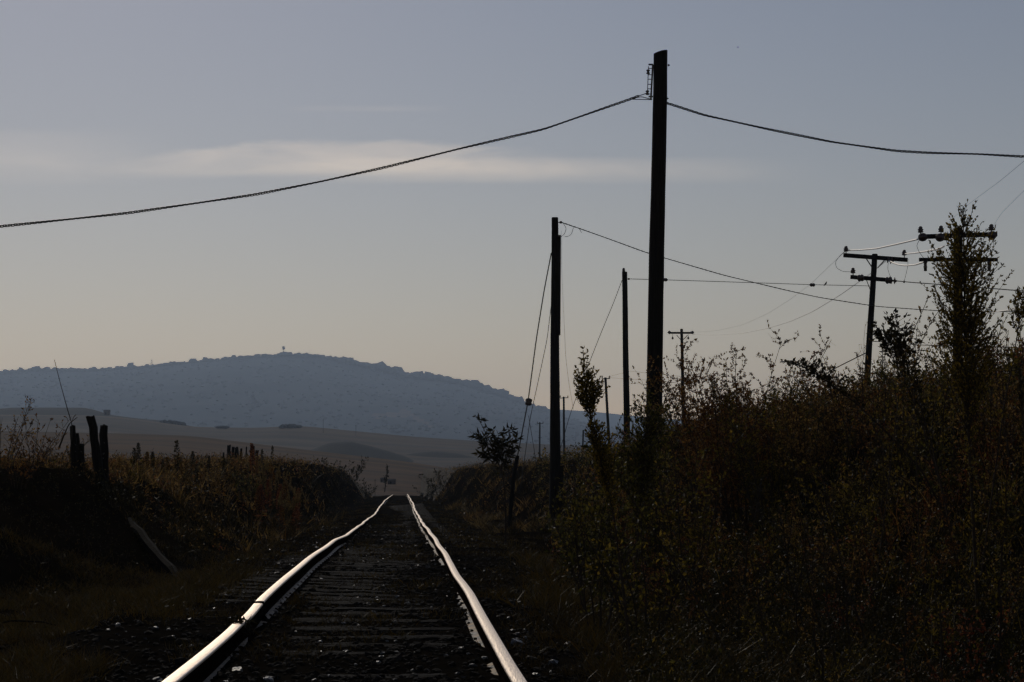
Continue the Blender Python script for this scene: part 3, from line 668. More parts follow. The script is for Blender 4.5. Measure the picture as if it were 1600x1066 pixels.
# ------------------------------------------------------------------ old posts and timber at the left
def old_post(pxb, pyb, pxt, pyt, wpx, Y, label, group='old wooden posts on the left bank'):
    base = P(pxb, pyb, Y); g = float(H(base[0], base[1])); top = P(pxt, pyt, Y); w = wpx/F*Y/2
    k = (g-.25-top[2])/(base[2]-top[2]); ft = top+(base-top)*k
    o = empty('wooden_post', (ft[0], Y, g), label, 'post', group); L0 = np.array(o.location)
    b = MB(); pts = np.linspace(ft-L0, top-L0, 9); pts[1:-1, 0] += rng.normal(0, w*.12, 7)
    n = 8; V = []; th = np.linspace(0, 2*math.pi, n, endpoint=False)+.3
    for i, p in enumerate(pts):
        rr = w*(1.12-.16*i/8)*(1+rng.normal(0, .06, n)); V.append(np.stack([p[0]+rr*np.cos(th), p[1]+rr*np.sin(th), p[2]+(rng.normal(0, w*.25, n) if i == 8 else 0)*np.ones(n)], -1))
    i = np.arange(8)[:, None]*n; j = np.arange(n)[None]; kk = (j+1) % n
    b.add(np.concatenate(V), np.stack([i+j, i+kk, i+n+kk, i+n+j], -1).reshape(-1, 4), [(8*n, 8*n+q, 8*n+q+1) for q in range(1, n-1)])
    b.build('trunk', M['postwood'], o)
    for _ in range(2):
        zz = rng.uniform(.3, .9)*(top[2]-g)
        bb = MB(); bb.tube([(0,-w*1.05,zz),(0,-w*1.5,zz+.01)], .008, 5); bb.build('nail', M['iron'], o)
    return o
old_post(155,738,141.5,652,14.5,25,'tallest leaning old post of the group on the left bank')
old_post(163,738,162.5,666,12.5,25.6,'upright old post just right of the tallest leaning one')
old_post(117,745,113.5,666,9,24.6,'thin pointed old post left of the tallest one')
old_post(117,745,117,679,14,25.2,'stout broken stump behind the thin pointed post')
old_post(127,745,126,696,13,24.8,'shortest blocky stump left of the tallest leaning post')
# thin bent rod
a_ = P(112,665,24.5)
w = wire_pts([(85,562,24.5),(92,590,24.5),(100,620,24.5),(107,645,24.5),(113,664,24.5),(112,690,24.5)], 30); b = MB(); b.tube(w, np.linspace(.004,.008,30), 5)
tag(b.build('thin_rod', M['iron'], smooth=True, origin=w[-1]), 'thin bent rod sticking up from the thin pointed post', 'rod')
w = wire_pts([(92,700,24.3),(100,680,24.3),(108,662,24.3),(121,652,24.3)], 20); b = MB(); b.tube(w, np.linspace(.014,.004,20), 5)
b.tube(wire_pts([(113,657,24.3),(116,650,24.3),(119,648,24.3)], 8), .004, 4)
tag(b.build('bare_twig', M['bark'], smooth=True, origin=w[0]), 'bare twig leaning across the thin rod beside the old posts', 'twig')
for k, (px, pt, pb, wd) in enumerate(((357.5,696,722,6),(363.5,699,722,5),(368,700,722,3.5),(371.5,698,722,4),(376,701,722,3.5),(384,698,722,2.5),(391,697,721,3),(396,697,721,3.5),(401,704,721,5),(349,707,722,3))):
    o = old_post(px,pb,px+rng.uniform(-1.5,1.5),pt,wd,70+k*.8,('thickest','second thickest','thin dark','leaning dark','plain grey','thinnest','slightly taller','straight slim','shortest thick','low slim')[k]+' post in the distant row of fence posts on the left', 'distant fence posts on the left bank')
    for c in list(o.children):
        if 'nail' in c.name: bpy.data.objects.remove(c)
# long timber lying on the mound
b = MB(); a_ = P(190,797,22.0); c_ = P(279,858,20.6)
def lie(px, py, Y, up): p = P(px, py, Y); p[2] = float(H(p[0], p[1]))+up; return p
A = lie(202,806,23.2,-.01); B = lie(279,857,20.4,-.01)
d = B-A; n_ = 9; pts = np.linspace(A, B, n_); pts[1:-1, 2] += rng.normal(0, .012, n_-2)
b = MB()
for i in range(n_-1): pass
b.tube(pts, np.array((.045,.055,.06,.055,.06,.05,.055,.06,.04)), 7)
tag(b.build('fallen_timber', M['greywood'], origin=pts[n_//2]), 'pale weathered timber lying down the dark mound at the left', 'timber')

# ------------------------------------------------------------------ light, sky, air and camera
w = bpy.data.worlds.new('World'); sc.world = w; w.use_nodes = True
nt = w.node_tree; N = nt.nodes; bg = N['Background']
sky = N.new('ShaderNodeTexSky'); sky.sky_type = 'NISHITA'; sky.sun_disc = False
sky.sun_elevation = R(SUN_EL); sky.sun_rotation = R(SUN_AZ); sky.altitude = 1500
sky.air_density = 1.5; sky.dust_density = 0.6; sky.ozone_density = 0.0
tc = N.new('ShaderNodeTexCoord'); sep = N.new('ShaderNodeSeparateXYZ'); nt.links.new(tc.outputs['Generated'], sep.inputs[0])
def mth(op, a, b=None, c=None, clamp=False):
    n = N.new('ShaderNodeMath'); n.operation = op; n.use_clamp = clamp
    for i, v in enumerate((a, b, c)):
        if v is None: continue
        if isinstance(v, (int, float)): n.inputs[i].default_value = v
        else: nt.links.new(v, n.inputs[i])
    return n.outputs[0]
yy = mth('MAXIMUM', sep.outputs['Y'], .05)
az = mth('DIVIDE', sep.outputs['X'], yy); el = mth('DIVIDE', sep.outputs['Z'], yy)
cmb = N.new('ShaderNodeCombineXYZ'); nt.links.new(mth('MULTIPLY', az, 14.), cmb.inputs[0]); nt.links.new(mth('MULTIPLY', mth('ADD', el, mth('MULTIPLY', az, -.03)), 75.), cmb.inputs[1])
ns = N.new('ShaderNodeTexNoise'); ns.inputs['Scale'].default_value = 1.; ns.inputs['Detail'].default_value = 7; ns.inputs['Roughness'].default_value = .6; ns.inputs['Distortion'].default_value = .6
nt.links.new(cmb.outputs[0], ns.inputs['Vector'])
def band(x, c, wd): # soft bump
    return mth('SUBTRACT', 1., mth('POWER', mth('MINIMUM', mth('ABSOLUTE', mth('DIVIDE', mth('SUBTRACT', x, c), wd)), 1.), 2.))
nn = N.new('ShaderNodeMapRange'); nn.inputs['From Min'].default_value = .3; nn.inputs['From Max'].default_value = .7; nt.links.new(ns.outputs['Fac'], nn.inputs['Value']); fib = nn.outputs[0]
def ss(x, lo, hi):
    m = N.new('ShaderNodeMapRange'); m.interpolation_type = 'SMOOTHSTEP'; m.inputs['From Min'].default_value = lo; m.inputs['From Max'].default_value = hi
    nt.links.new(x, m.inputs['Value']); return m.outputs[0]
def line(x0, y0, k): return mth('ADD', mth('MULTIPLY', mth('SUBTRACT', az, x0), k), y0)
wob = mth('MULTIPLY', mth('SUBTRACT', fib, .5), .0095)
top = mth('ADD', mth('MINIMUM', mth('MINIMUM', line(-.262, .1690, .165), line(-.09, .1885, .02)), line(-.06, .1885, -.075)), wob)
bot = mth('ADD', line(-.1, .1655, .006), mth('MULTIPLY', wob, .35))
main_ = mth('MULTIPLY', mth('MULTIPLY', ss(mth('SUBTRACT', top, el), -.0005, .0065), ss(mth('SUBTRACT', el, bot), -.001, .0045)), mth('MULTIPLY', ss(az, -.25, -.165), mth('SUBTRACT', 1., ss(az, -.06, .045))))
tail = mth('MULTIPLY', mth('MULTIPLY', band(el, .1695, .0080), ss(az, -.16, -.04)), mth('SUBTRACT', 1., ss(az, .03, .185)))
left_ = mth('MULTIPLY', band(el, .177, .017), mth('SUBTRACT', 1., ss(az, -.29, -.17)))
wisp = mth('MULTIPLY', band(el, .2045, .002), band(az, -.08, .05))
tex = mth('ADD', mth('MULTIPLY', fib, .65), .35)
cloud = mth('MULTIPLY', mth('ADD', mth('ADD', mth('MULTIPLY', main_, .8), mth('MULTIPLY', tail, .75)), mth('ADD', mth('MULTIPLY', left_, .46), mth('MULTIPLY', wisp, .2))), tex, clamp=True)
mx = N.new('ShaderNodeMixRGB'); mx.blend_type = 'ADD'; nt.links.new(cloud, mx.inputs[0]); nt.links.new(sky.outputs[0], mx.inputs[1])
mx.inputs[2].default_value = (5.8,4.8,2.6,1)
wb = N.new('ShaderNodeMixRGB'); wb.blend_type = 'MULTIPLY'; wb.inputs[0].default_value = 1; wb.inputs[2].default_value = (1.115,.940,.945,1)
nt.links.new(mx.outputs[0], wb.inputs[1]); nt.links.new(wb.outputs[0], bg.inputs[0]); bg.inputs[1].default_value = .15

sun = bpy.data.lights.new('sun', 'SUN'); sun.energy = 3.0; sun.angle = R(.5); sun.color = (1, .90, .76)
so = bpy.data.objects.new('sun', sun); col.objects.link(so)
sd = np.array((math.cos(R(SUN_EL))*math.sin(R(SUN_AZ)), math.cos(R(SUN_EL))*math.cos(R(SUN_AZ)), math.sin(R(SUN_EL))))
from mathutils import Vector
so.rotation_euler = Vector(sd).to_track_quat('Z', 'Y').to_euler(); so.location = (0, 0, 50)

b = MB(); b.box((0, 2940, 146), (5060*1.0, 6000, 307))
hz = b.build('haze', []); m, nt2, out = new_mat('air'); pv = nt2.nodes.new('ShaderNodeVolumePrincipled')
pv.inputs['Density'].default_value = HAZE = 1.4e-4; pv.inputs['Color'].default_value = (.60,.76,1.0,1); pv.inputs['Anisotropy'].default_value = .6
nt2.links.new(pv.outputs[0], out.inputs['Volume']); hz.data.materials.append(m)
tag(hz, 'pale blue haze filling the air over the fields and hill', 'haze', kind='stuff')

cam = bpy.data.cameras.new('camera'); co = bpy.data.objects.new('camera', cam); col.objects.link(co)
cam.sensor_width = 36; cam.lens = F/1600*36; cam.clip_start = .05; cam.clip_end = 20000
co.location = (0, 0, CAMZ); co.rotation_euler = (math.pi/2+PITCH, 0, 0); sc.camera = co
vs = sc.view_settings; vs.view_transform = 'Standard'; vs.look = 'None'; vs.gamma = 1; vs.use_curve_mapping = False; vs.exposure = -1.90
sc.cycles.use_denoising = True; sc.cycles.volume_bounces = 1; sc.cycles.max_bounces = 8
sc.render.film_transparent = False

# ------------------------------------------------------------------ plants
def unit(v): return v/(np.linalg.norm(v, axis=-1, keepdims=True)+1e-9)
def plant_group(o, sb, lb, leafm, stem='stem', leaf='foliage', bark='bark'):
    sb.build(stem, M[bark], o); lb.build(leaf, M[leafm], o)

def sapling(name, label, path, Y, env, L=.045, W=.5, leafm='leaf_olive', nbr=160, per=.03, el=(25, 65), r=(.012, .003), dY=0., group=None, cat='sapling', spiky=False, toground=True):
    """path: pixels from the ground up at distance Y (leaning by dY towards the top); env: (py, half width in px) of the leafy outline"""
    pts = np.array([P(px, py, Y+dY*i/(len(path)-1)) for i, (px, py) in enumerate(path)])
    if toground:
        g = float(H(pts[0, 0], pts[0, 1]))
        if pts[0, 2] > g:
            d = pts[0]-pts[1]; d = d/np.linalg.norm(d); d[2] = min(d[2], -.5); k = (g-.05-pts[0, 2])/d[2]
            pts = np.concatenate([[pts[0]+d*k], pts])
        else: pts[0, 2] = g-.05
    base = pts[0].copy(); o = empty(name, base, label, cat, group)
    t = np.linspace(0, 1, 60); seg = np.concatenate([[0], np.cumsum(np.linalg.norm(np.diff(pts, axis=0), axis=1))]); seg /= seg[-1]
    c = np.stack([np.interp(t, seg, pts[:, i]) for i in range(3)], -1)-base
    for _ in range(3): c[1:-1] = (c[:-2]+2*c[1:-1]+c[2:])/4
    sb = MB(); sb.tube(c, np.linspace(r[0], r[1], 60), 6)
    e = np.array(sorted(env), float)
    # pixel row of each point
    rel = c+base-np.array((0, 0, CAMZ)); yc = rel[:, 1]*cp+rel[:, 2]*sp_; zc = -rel[:, 1]*sp_+rel[:, 2]*cp
    row = 533-F*zc/yc
    hw = np.interp(row, e[:, 0], e[:, 1], left=e[0, 1]*.6, right=0)/F*Y
    pr = hw**1.4+1e-9; pr[hw < .004] = 0; pr = pr/pr.sum()
    lb = MB(); LP, LD = [], []
    for k in range(nbr):
        i = int(rng.choice(60, p=pr)); a = rng.uniform(0, 6.28); ee = R(rng.uniform(*el)); l = hw[i]*rng.uniform(.5, 1.3)/max(.35, math.cos(ee))
        d = np.array((math.cos(a)*math.cos(ee), math.sin(a)*math.cos(ee), math.sin(ee)))
        st = c[i]-np.array((0, 0, l*math.sin(ee)*.75)) if i > 6 else c[i]
        j = int(np.argmin(abs(c[:, 2]-st[2]))); st = c[j]
        tt = np.linspace(0, 1, 5)[:, None]; br = st+d*l*tt+np.array((0, 0, .12*l))*tt*tt+rng.normal(0, .03*l, (5, 3))*tt
        if l > .03: sb.tube(br, np.linspace(r[1]*.9, r[1]*.3, 5), 4, cap=False)
        n = max(2, int(l/per)); s = rng.uniform(.25, 1, n)
        q = np.stack([np.interp(s, tt[:, 0], br[:, m]) for m in range(3)], -1)
        LP.append(q); LD.append(unit(d+rng.normal(0, .75, (n, 3))+np.array((0, 0, .25))))
    LP = np.concatenate(LP); LD = np.concatenate(LD); n = len(LP)
    lb.leaves(LP, LD, L*rng.uniform(.6, 1.25, n), L*W*rng.uniform(.7, 1.2, n))
    plant_group(o, sb, lb, leafm); return o

sapling('tall_sapling', 'tallest columnar sapling with small leaves hiding the thick crossarm pole', [(1533,1064),(1528,960),(1521,820),(1514,690),(1509,560),(1506,430),(1505,322)], 12,
        [(318,7),(335,21),(352,18),(368,28),(395,42),(430,50),(450,40),(470,54),(500,44),(530,55),(552,42),(575,52),(600,36),(640,20),(720,12),(900,6),(1064,3)], .027, .55, 'leaf_olive', 500, .016, (30, 68), (.014, .003))
sapling('leafy_stalk', 'green leafy stalk rising just in front of the foot of the tallest pole', [(992,905),(1000,800),(1006,720),(1013,606)], 15,
        [(600,5),(615,15),(640,26),(680,32),(720,34),(760,30),(820,18)], .034, .5, 'leaf_green', 260, .018)
sapling('headed_sapling', 'leaning sapling with a dense rounded leafy head between the two slim poles', [(987,1064),(975,930),(958,800),(938,715),(922,650),(914,600),(911,547)], 10,
        [(545,3),(560,8),(580,14),(600,21),(618,26),(630,21),(640,7),(662,14),(690,19),(715,18),(760,14),(800,5),(900,2)], .020, .62, 'leaf_olive', 430, .010, (20, 62), (.009, .0025))
sapling('leaning_stalk', 'long bare stalk leaning right from under the round headed sapling', [(1150,1045),(1085,930),(1024,835),(975,762),(945,720),(925,700)], 10.5,
        [(690,16),(720,26),(750,22),(780,6),(1000,2)], .034, .5, 'leaf_green', 70, .02, (10, 60), (.008, .0025))
sapling('arching_stalk', 'long arching stalk with a heavy dark leaf cluster at its drooping tip', [(1490,830),(1440,735),(1400,690),(1340,632),(1300,602),(1268,580),(1240,566)], 15,
        [(556,10),(568,16),(585,14),(600,11),(625,5),(700,3)], .04, .55, 'leaf_dark', 130, .018, (-20, 60), (.011, .004))
sapling('branched_weed', 'dark leafy weed stalk leaning left before the leaning crossarm pole', [(1480,800),(1455,690),(1430,610),(1410,550),(1398,490)], 14,
        [(484,5),(500,15),(530,22),(560,16),(600,9),(640,12),(700,8)], .042, .55, 'leaf_dark', 110, .022, (0, 60), (.009, .003))
sapling('branched_weed', 'dark leaf clusters on a stalk touching the leaning crossarm pole', [(1470,760),(1440,660),(1412,590),(1385,540),(1370,512)], 14.5,
        [(508,12),(525,20),(545,17),(570,8),(620,8),(680,6)], .042, .55, 'leaf_dark', 110, .02, (0, 60), (.009, .003))
sapling('beaded_weed', 'thin zigzag stalk beaded with seed pods left of the tallest sapling', [(1402,640),(1408,590),(1416,545),(1430,510),(1440,490),(1449,468)], 14,
        [(466,3),(500,5),(540,7),(580,6),(640,3)], .026, .75, 'leaf_brown', 46, .012, (0, 60), (.005, .0025))
sapling('beaded_weed', 'thin forked stalk beaded with seed pods bending toward the tallest sapling', [(1430,660),(1428,600),(1432,555),(1446,520),(1462,490),(1476,478)], 14,
        [(474,3),(500,6),(540,7),(600,5),(650,3)], .026, .75, 'leaf_brown', 46, .012, (0, 60), (.005, .0025))
sapling('edge_sapling', 'sapling with a leafy head cut by the right edge of the photo', [(1560,700),(1568,640),(1578,590),(1586,545),(1593,500),(1600,455)], 13,
        [(448,5),(462,12),(490,15),(512,9),(530,4),(700,2)], .042, .5, 'leaf_olive', 90, .022, (20, 65), (.008, .003))
sapling('spiky_weed', 'narrow dark spike of leaves rising between the tallest sapling and the right edge', [(1598,650),(1594,600),(1590,550)], 13,
        [(548,3),(570,6),(600,7),(650,6)], .035, .4, 'leaf_dark', 50, .02, (50, 80), (.006, .003))
# small tree beside the guy rod, long leaves
def long_leaf(name, label, stems, Y, n, L, leafm):
    g0 = P(*stems[0][0], Y); base = np.array((g0[0], Y, float(H(g0[0], Y)))); o = empty(name, base, label, 'sapling')
    sb, lb = MB(), MB(); LP, LD = [], []
    for st in stems:
        w = wire_pts([(px, py, Y) for px, py in st], 24)-base; w[0, 2] -= (w[0, 2]+.03 if st is stems[0] else 0)
        sb.tube(w, np.linspace(.018 if st is stems[0] else .010, .004, 24), 5)
        s0 = .35 if st is stems[0] else .15
        for k in range(n):
            s = rng.uniform(s0, 1); q = np.array([np.interp(s, np.linspace(0, 1, 24), w[:, i]) for i in range(3)])
            a = rng.uniform(0, 6.28); d = np.array((math.cos(a), math.sin(a), .15)); l = rng.uniform(.03, .14)
            if rng.uniform() < .6: sb.tube([q, q+d*l], [.004, .002], 4, cap=False)
            m = 5; LP.append(np.repeat((q+d*l)[None], m, 0)+rng.normal(0, .02, (m, 3))); LD.append(unit(d[None]+rng.normal(0, .7, (m, 3))-np.array((0, 0, .12))))
    LP, LD = np.concatenate(LP), np.concatenate(LD); lb.leaves(LP, LD, L*rng.uniform(.7, 1.3, len(LP)), L*.27*rng.uniform(.8, 1.2, len(LP)), .15)
    plant_group(o, sb, lb, leafm); return o
long_leaf('small_tree', 'small tree with long hanging leaves just left of the guard rod', [[(790,800),(789,762),(783,735),(775,715),(765,690),(752,662),(742,648)], [(783,735),(785,712),(782,690),(776,672)], [(783,735),(792,715),(797,690),(794,670)], [(778,722),(768,712),(755,712)], [(770,700),(760,690),(752,682)], [(783,720),(790,700),(798,688)]], 34, 22, .15, 'leaf_dark')
sapling('dark_spike_weed', 'lone dark spike of weed standing beyond the end of the left rail', [(601,769),(603,752),(605,740),(606,728)], 190, [(728,.8),(736,1.7),(746,2.1),(754,1.6),(762,.7),(770,.4)], .26, .4, 'leaf_dark', 60, .15, (40, 75), (.06, .03), cat='weed', toground=False)

# --- shrubs on the banks
def shrub_src(h, w, nst, leafm, L, dens, label, name, group, up=.5):
    o = empty(name, (0, 0, -50), label, 'shrub', group)
    sb, lb = MB(), MB(); LP, LD = [], []
    for k in range(nst):
        a = rng.uniform(0, 6.28); lean = rng.uniform(.05, 1)*w/2/h; l = h*rng.uniform(.55, 1.)
        d = np.array((math.cos(a)*lean, math.sin(a)*lean, 1.)); t = np.linspace(0, 1, 8)[:, None]
        p = np.array((math.cos(a), math.sin(a), 0))*w*.08+d*l*t+np.cumsum(rng.normal(0, .011*l, (8, 3)), 0)*np.array((1,1,.4))
        p[:, :2] += np.array((math.cos(a), math.sin(a)))*(t**2)*w*.12; p[0, 2] = -.08
        sb.tube(p, np.linspace(.0075, .002, 8)*h**.4, 5, cap=False)
        for q in range(int(9*max(1, h/.9))):
            s = rng.uniform(.22, 1); st = np.array([np.interp(s, t[:, 0], p[:, i]) for i in range(3)])
            b = rng.uniform(0, 6.28); el = R(rng.uniform(5, 72)); tl = h**.6*rng.uniform(.08, .26)*(1.15-.4*s)
            td = np.array((math.cos(b)*math.cos(el), math.sin(b)*math.cos(el), math.sin(el)))
            tp = st+td*tl*np.linspace(0, 1, 4)[:, None]+rng.normal(0, .02*h, (4, 3))*np.linspace(0, 1, 4)[:, None]
            sb.tube(tp, [.0028, .0022, .0017, .0012], 4, cap=False)
            n = max(1, int(tl/L*dens)); ss = rng.uniform(.1, 1, n)
            LP.append(np.stack([np.interp(ss, np.linspace(0, 1, 4), tp[:, i]) for i in range(3)], -1)); LD.append(unit(td*.6+rng.normal(0, .7, (n, 3))+np.array((0, 0, up))))
    LP, LD = np.concatenate(LP), np.concatenate(LD); n = len(LP)
    lb.leaves(LP, LD, L*rng.uniform(.55, 1.3, n), L*.55*rng.uniform(.7, 1.2, n))
    plant_group(o, sb, lb, leafm, 'branches'); return o
def put(src, used, x, y, s, label=None, dz=0., up=0., rz=None):
    o = src if not used.get(src.name) else copy_tree(src); used[src.name] = True
    o.location = (x, y, float(H(x, y))-.03+dz); o.scale = (s, s, s*(1+up)); o.rotation_euler = (0, 0, rng.uniform(0, 6.28) if rz is None else rz)
    if label: o['label'] = label
    return o
used = {}
# the named shrubs of the right bank and its skyline
def sky_shrub(px, Y, top, w, nst, leafm, L, dens, name, label, up=.5):
    x = P(px, 700, Y)[0]; h = max(.4, (P(px, top, Y)[2]-float(H(x, Y)))*1.06)
    s = shrub_src(h, w, nst, leafm, L, dens, label, name, None, up); put(s, used, x, Y, 1.)
sky_shrub(1155, 24, 536, 2.0, 30, 'leaf_rust', .040, 2.6, 'wide_shrub', 'wide thin branched shrub with sparse rusty leaves, tallest on the right skyline', .3)
sky_shrub(1098, 30, 592, 1.8, 26, 'leaf_brown', .046, 2.8, 'thin_shrub', 'thin brown shrub in front of the distant drooping crossarm pole')
sky_shrub(1130, 27, 590, 1.7, 26, 'leaf_rust', .043, 2.8, 'rusty_shrub', 'rusty shrub filling the gap left of the wide thin branched shrub')
sky_shrub(1200, 23, 595, 1.4, 22, 'leaf_olive', .038, 2.6, 'dense_shrub', 'dense olive shrub on the skyline right of the wide thin branched shrub')
sky_shrub(1262, 22, 604, 1.3, 20, 'leaf_brown', .038, 2.6, 'brown_shrub', 'brown shrub under the drooping leaf cluster of the arching stalk')
sky_shrub(1322, 22, 582, 1.2, 18, 'leaf_brown', .038, 2.4, 'brown_shrub', 'brown shrub on the skyline just left of the leaning crossarm pole')
sky_shrub(1365, 20, 580, 1.0, 10, 'leaf_rust', .038, 1.3, 'rusty_shrub', 'rusty shrub at the foot of the leaning crossarm pole')
sky_shrub(1410, 18, 570, 1.0, 10, 'leaf_olive', .038, 1.4, 'low_shrub', 'olive shrub right of the foot of the leaning crossarm pole')
sky_shrub(1458, 17, 560, 1.0, 10, 'leaf_olive', .038, 1.5, 'low_shrub', 'low olive shrub at the foot of the tallest sapling, left side')
sky_shrub(1545, 16, 568, .9, 10, 'leaf_brown', .036, 1.4, 'low_shrub', 'low brown shrub just right of the tallest sapling')
sky_shrub(1580, 16, 575, .9, 10, 'leaf_olive', .036, 1.6, 'round_shrub', 'round olive shrub low at the right edge under the leafy head')
sky_shrub(1070, 33, 635, 1.5, 12, 'leaf_olive', .06, 1.2, 'olive_shrub', 'tall olive shrub at the right side of the tallest pole')
sky_shrub(1028, 18, 655, 1.0, 11, 'leaf_green', .045, 1.6, 'green_shrub', 'green shrub hiding the foot of the tallest pole')
sky_shrub(1075, 17, 680, 1.1, 11, 'leaf_olive', .045, 1.4, 'olive_shrub', 'olive shrub in front and right of the foot of the tallest pole')
sky_shrub(915, 16, 725, .75, 12, 'leaf_green', .042, 1.9, 'leafy_bush', 'loose green bush of small leaves left of the round headed sapling')
sky_shrub(958, 17, 745, .85, 12, 'leaf_green', .042, 1.7, 'leafy_bush', 'green bush between the round headed sapling and the slim pole')
sky_shrub(990, 24, 690, 1.1, 11, 'leaf_rust', .05, 1.4, 'rusty_shrub', 'rusty shrub low before the slim pole, left of the tallest pole')
sky_shrub(895, 19, 755, .8, 10, 'leaf_olive', .045, 1.6, 'low_bush', 'low olive bush right of the foot of the second pole')
sky_shrub(935, 12, 800, .8, 10, 'leaf_green', .04, 1.5, 'low_bush', 'low green bush under the round headed sapling')
sky_shrub(1010, 11.5, 800, .9, 10, 'leaf_olive', .04, 1.5, 'low_bush', 'low olive bush below the foot of the tallest pole')
# repeated shrubs down the bank
kinds = [('leaf_olive', 'olive leafed', 1.5), ('leaf_rust', 'rusty leafed', 1.5), ('leaf_brown', 'brown leafed', 1.3), ('leaf_green', 'green leafed', 1.7), ('leaf_red', 'dark red seeded', 1.5)]
src = [shrub_src(.85, .95, 9, m, .04, dn, 'x', 'bank_shrub', 'shrubs covering the right bank') for m, _, dn in kinds]
pts = []
tries = 0
while len(pts) < 95 and tries < 5000:
    tries += 1
    px = rng.uniform(900, 1640); y = math.exp(rng.uniform(math.log(8.5), math.log(62))); x = (px-800)/F*y; u = x-XC(y)
    if u < (2.2 if y > 11 else 1.75) or u > 13: continue
    if 8 > y: continue
    if any(abs(px-a)/F*y < .28 and abs(y-c) < 1.2 for a, c, *_ in pts): continue
    pts.append((px, y, x, u))
for px, y, x, u in pts:
    k = int(rng.choice(5, p=(.3, .2, .2, .2, .1)))
    if px > 1480 and y < 22 and rng.uniform() < .45: k = 4
    where = 'at the foot of the right bank' if u < 4.6 else ('on the slope of the right bank' if u < 6.6 else 'on top of the right bank')
    near = 'near the camera' if y < 14 else ('in the middle distance' if y < 30 else 'far along toward the poles')
    s = rng.uniform(.55, 1.05)*(.75 if y < 13 else 1)*(.6 if u < 3 else 1)*(1.25 if u > 6.5 else 1)
    put(src[k], used, x, y, s, f'{kinds[k][1]} shrub {where}, {near}')
for s in src:
    if not used.get(s.name):
        for c in list(s.children): bpy.data.objects.remove(c)
        bpy.data.objects.remove(s)
# left bank shrubs
def left_shrub(px, Y, h, w, nst, leafm, L, dens, name, label):
    s = shrub_src(h, w, nst, leafm, L, dens, label, name, 'shrubs on the left bank'); put(s, used, P(px, 700, Y)[0], Y, 1.)
left_shrub(5, 23, 1.0, 1.2, 10, 'leaf_brown', .04, 1.3, 'brown_shrub', 'tallest brown shrub cut by the left edge of the photo')
left_shrub(50, 24, .75, 1.0, 9, 'leaf_rust', .04, 1.3, 'rusty_shrub', 'rusty shrub between the left edge and the old posts')
left_shrub(90, 25.5, .55, .9, 8, 'leaf_brown', .04, 1.2, 'small_shrub', 'small brown shrub at the foot of the thin pointed post')
left_shrub(30, 21.5, .5, .9, 8, 'leaf_rust', .035, 1.2, 'low_rusty_shrub', 'low rusty shrub on the mound below the tallest brown shrub')
left_shrub(190, 27, .45, .8, 8, 'leaf_olive', .04, 1.3, 'small_olive_shrub', 'small olive shrub just right of the old posts')
left_shrub(385, 40, .8, 1.0, 9, 'leaf_green', .06, 1.5, 'pale_green_shrub', 'pale green shrub left of the dark red dock weeds')
left_shrub(545, 105, 2.0, 4.0, 10, 'leaf_dark', .16, 1.6, 'dark_shrub', 'dark shrub on the end of the left bank near the far rails')
left_shrub(520, 85, 1.3, 3.0, 10, 'leaf_dark', .13, 1.6, 'dark_shrub', 'dark shrub left of the last one on the left bank')
left_shrub(690, 125, 1.7, 3.5, 10, 'leaf_dark', .16, 1.6, 'dark_shrub', 'dark shrub on the end of the right bank near the far rails')
left_shrub(668, 140, 1.3, 3.0, 9, 'leaf_dark', .16, 1.6, 'dark_shrub', 'low dark shrub right beside the end of the right rail')
left_shrub(574, 135, 1.5, 3.0, 9, 'leaf_dark', .16, 1.6, 'dark_shrub', 'low dark shrub just left of the end of the left rail')

# --- dry spikes and docks on the left
def spike_src(h, rs, leafm, name, label, cat, group, L=.05, head=.45, n=170):
    o = empty(name, (0, 0, -50), label, cat, group); sb, lb = MB(), MB()
    t = np.linspace(0, 1, 8); p = np.stack([.03*h*np.sin(t*3+rng.uniform(0, 6)), .03*h*np.sin(t*2.5), t*h], -1); p -= p[0]; p[0, 2] = -.06
    sb.tube(p, np.linspace(.012, .005, 8)*h, 5)
    s = rng.uniform(1-head, 1.02, n); a = rng.uniform(0, 6.28, n); q = np.stack([np.interp(s, t, p[:, i]) for i in range(3)], -1)
    rr = rs*np.sqrt(rng.uniform(0, 1, n))*np.clip((1.05-s)/head*2.2, .25, 1)
    d = np.stack([np.cos(a), np.sin(a), np.full(n, .9)], -1); q = q+d*np.array((1,1,0))*rr[:, None]
    lb.leaves(q, unit(d+rng.normal(0, .4, (n, 3))), L*rng.uniform(.5, 1.2, n), L*.5)
    m = 16; s = rng.uniform(.03, .6, m); a = rng.uniform(0, 6.28, m); q = np.stack([np.interp(s, t, p[:, i]) for i in range(3)], -1)
    lb.leaves(q, unit(np.stack([np.cos(a), np.sin(a), rng.uniform(-.3, .7, m)], -1)), L*2.6*rng.uniform(.6, 1.2, m), L*.7)
    plant_group(o, sb, lb, leafm, leaf='foliage'); return o  # the foliage part is the seed head plus the stem leaves
G1 = 'dry weed stalks on the left bank'
sp = [spike_src(.8, .035, 'leaf_dark', 'dry_weed', 'x', 'weed', G1), spike_src(.65, .028, 'leaf_brown', 'dry_weed', 'x', 'weed', G1), spike_src(.9, .045, 'leaf_dark', 'dry_weed', 'x', 'weed', G1, head=.6)]
nm = ['dark slender dry weed spike on the left bank below the brown field', 'brown dry weed spike on the left bank below the brown field', 'thick dark dry weed spike on the left bank below the brown field']
for px, y in [(185,33),(208,34),(222,38),(238,35),(246,39),(262,36),(290,38),(300,41),(318,37),(327,42),(340,39),(350,44),(215,30),(232,31),(253,32),(305,33),(330,35),(344,36),(370,46),(378,50),(395,52),(410,55),(425,58),(200,31),(283,33)]:
    k = int(rng.integers(0, 2)); put(sp[k], used, P(px, 740, y)[0], y, rng.uniform(.55, .95), nm[k])
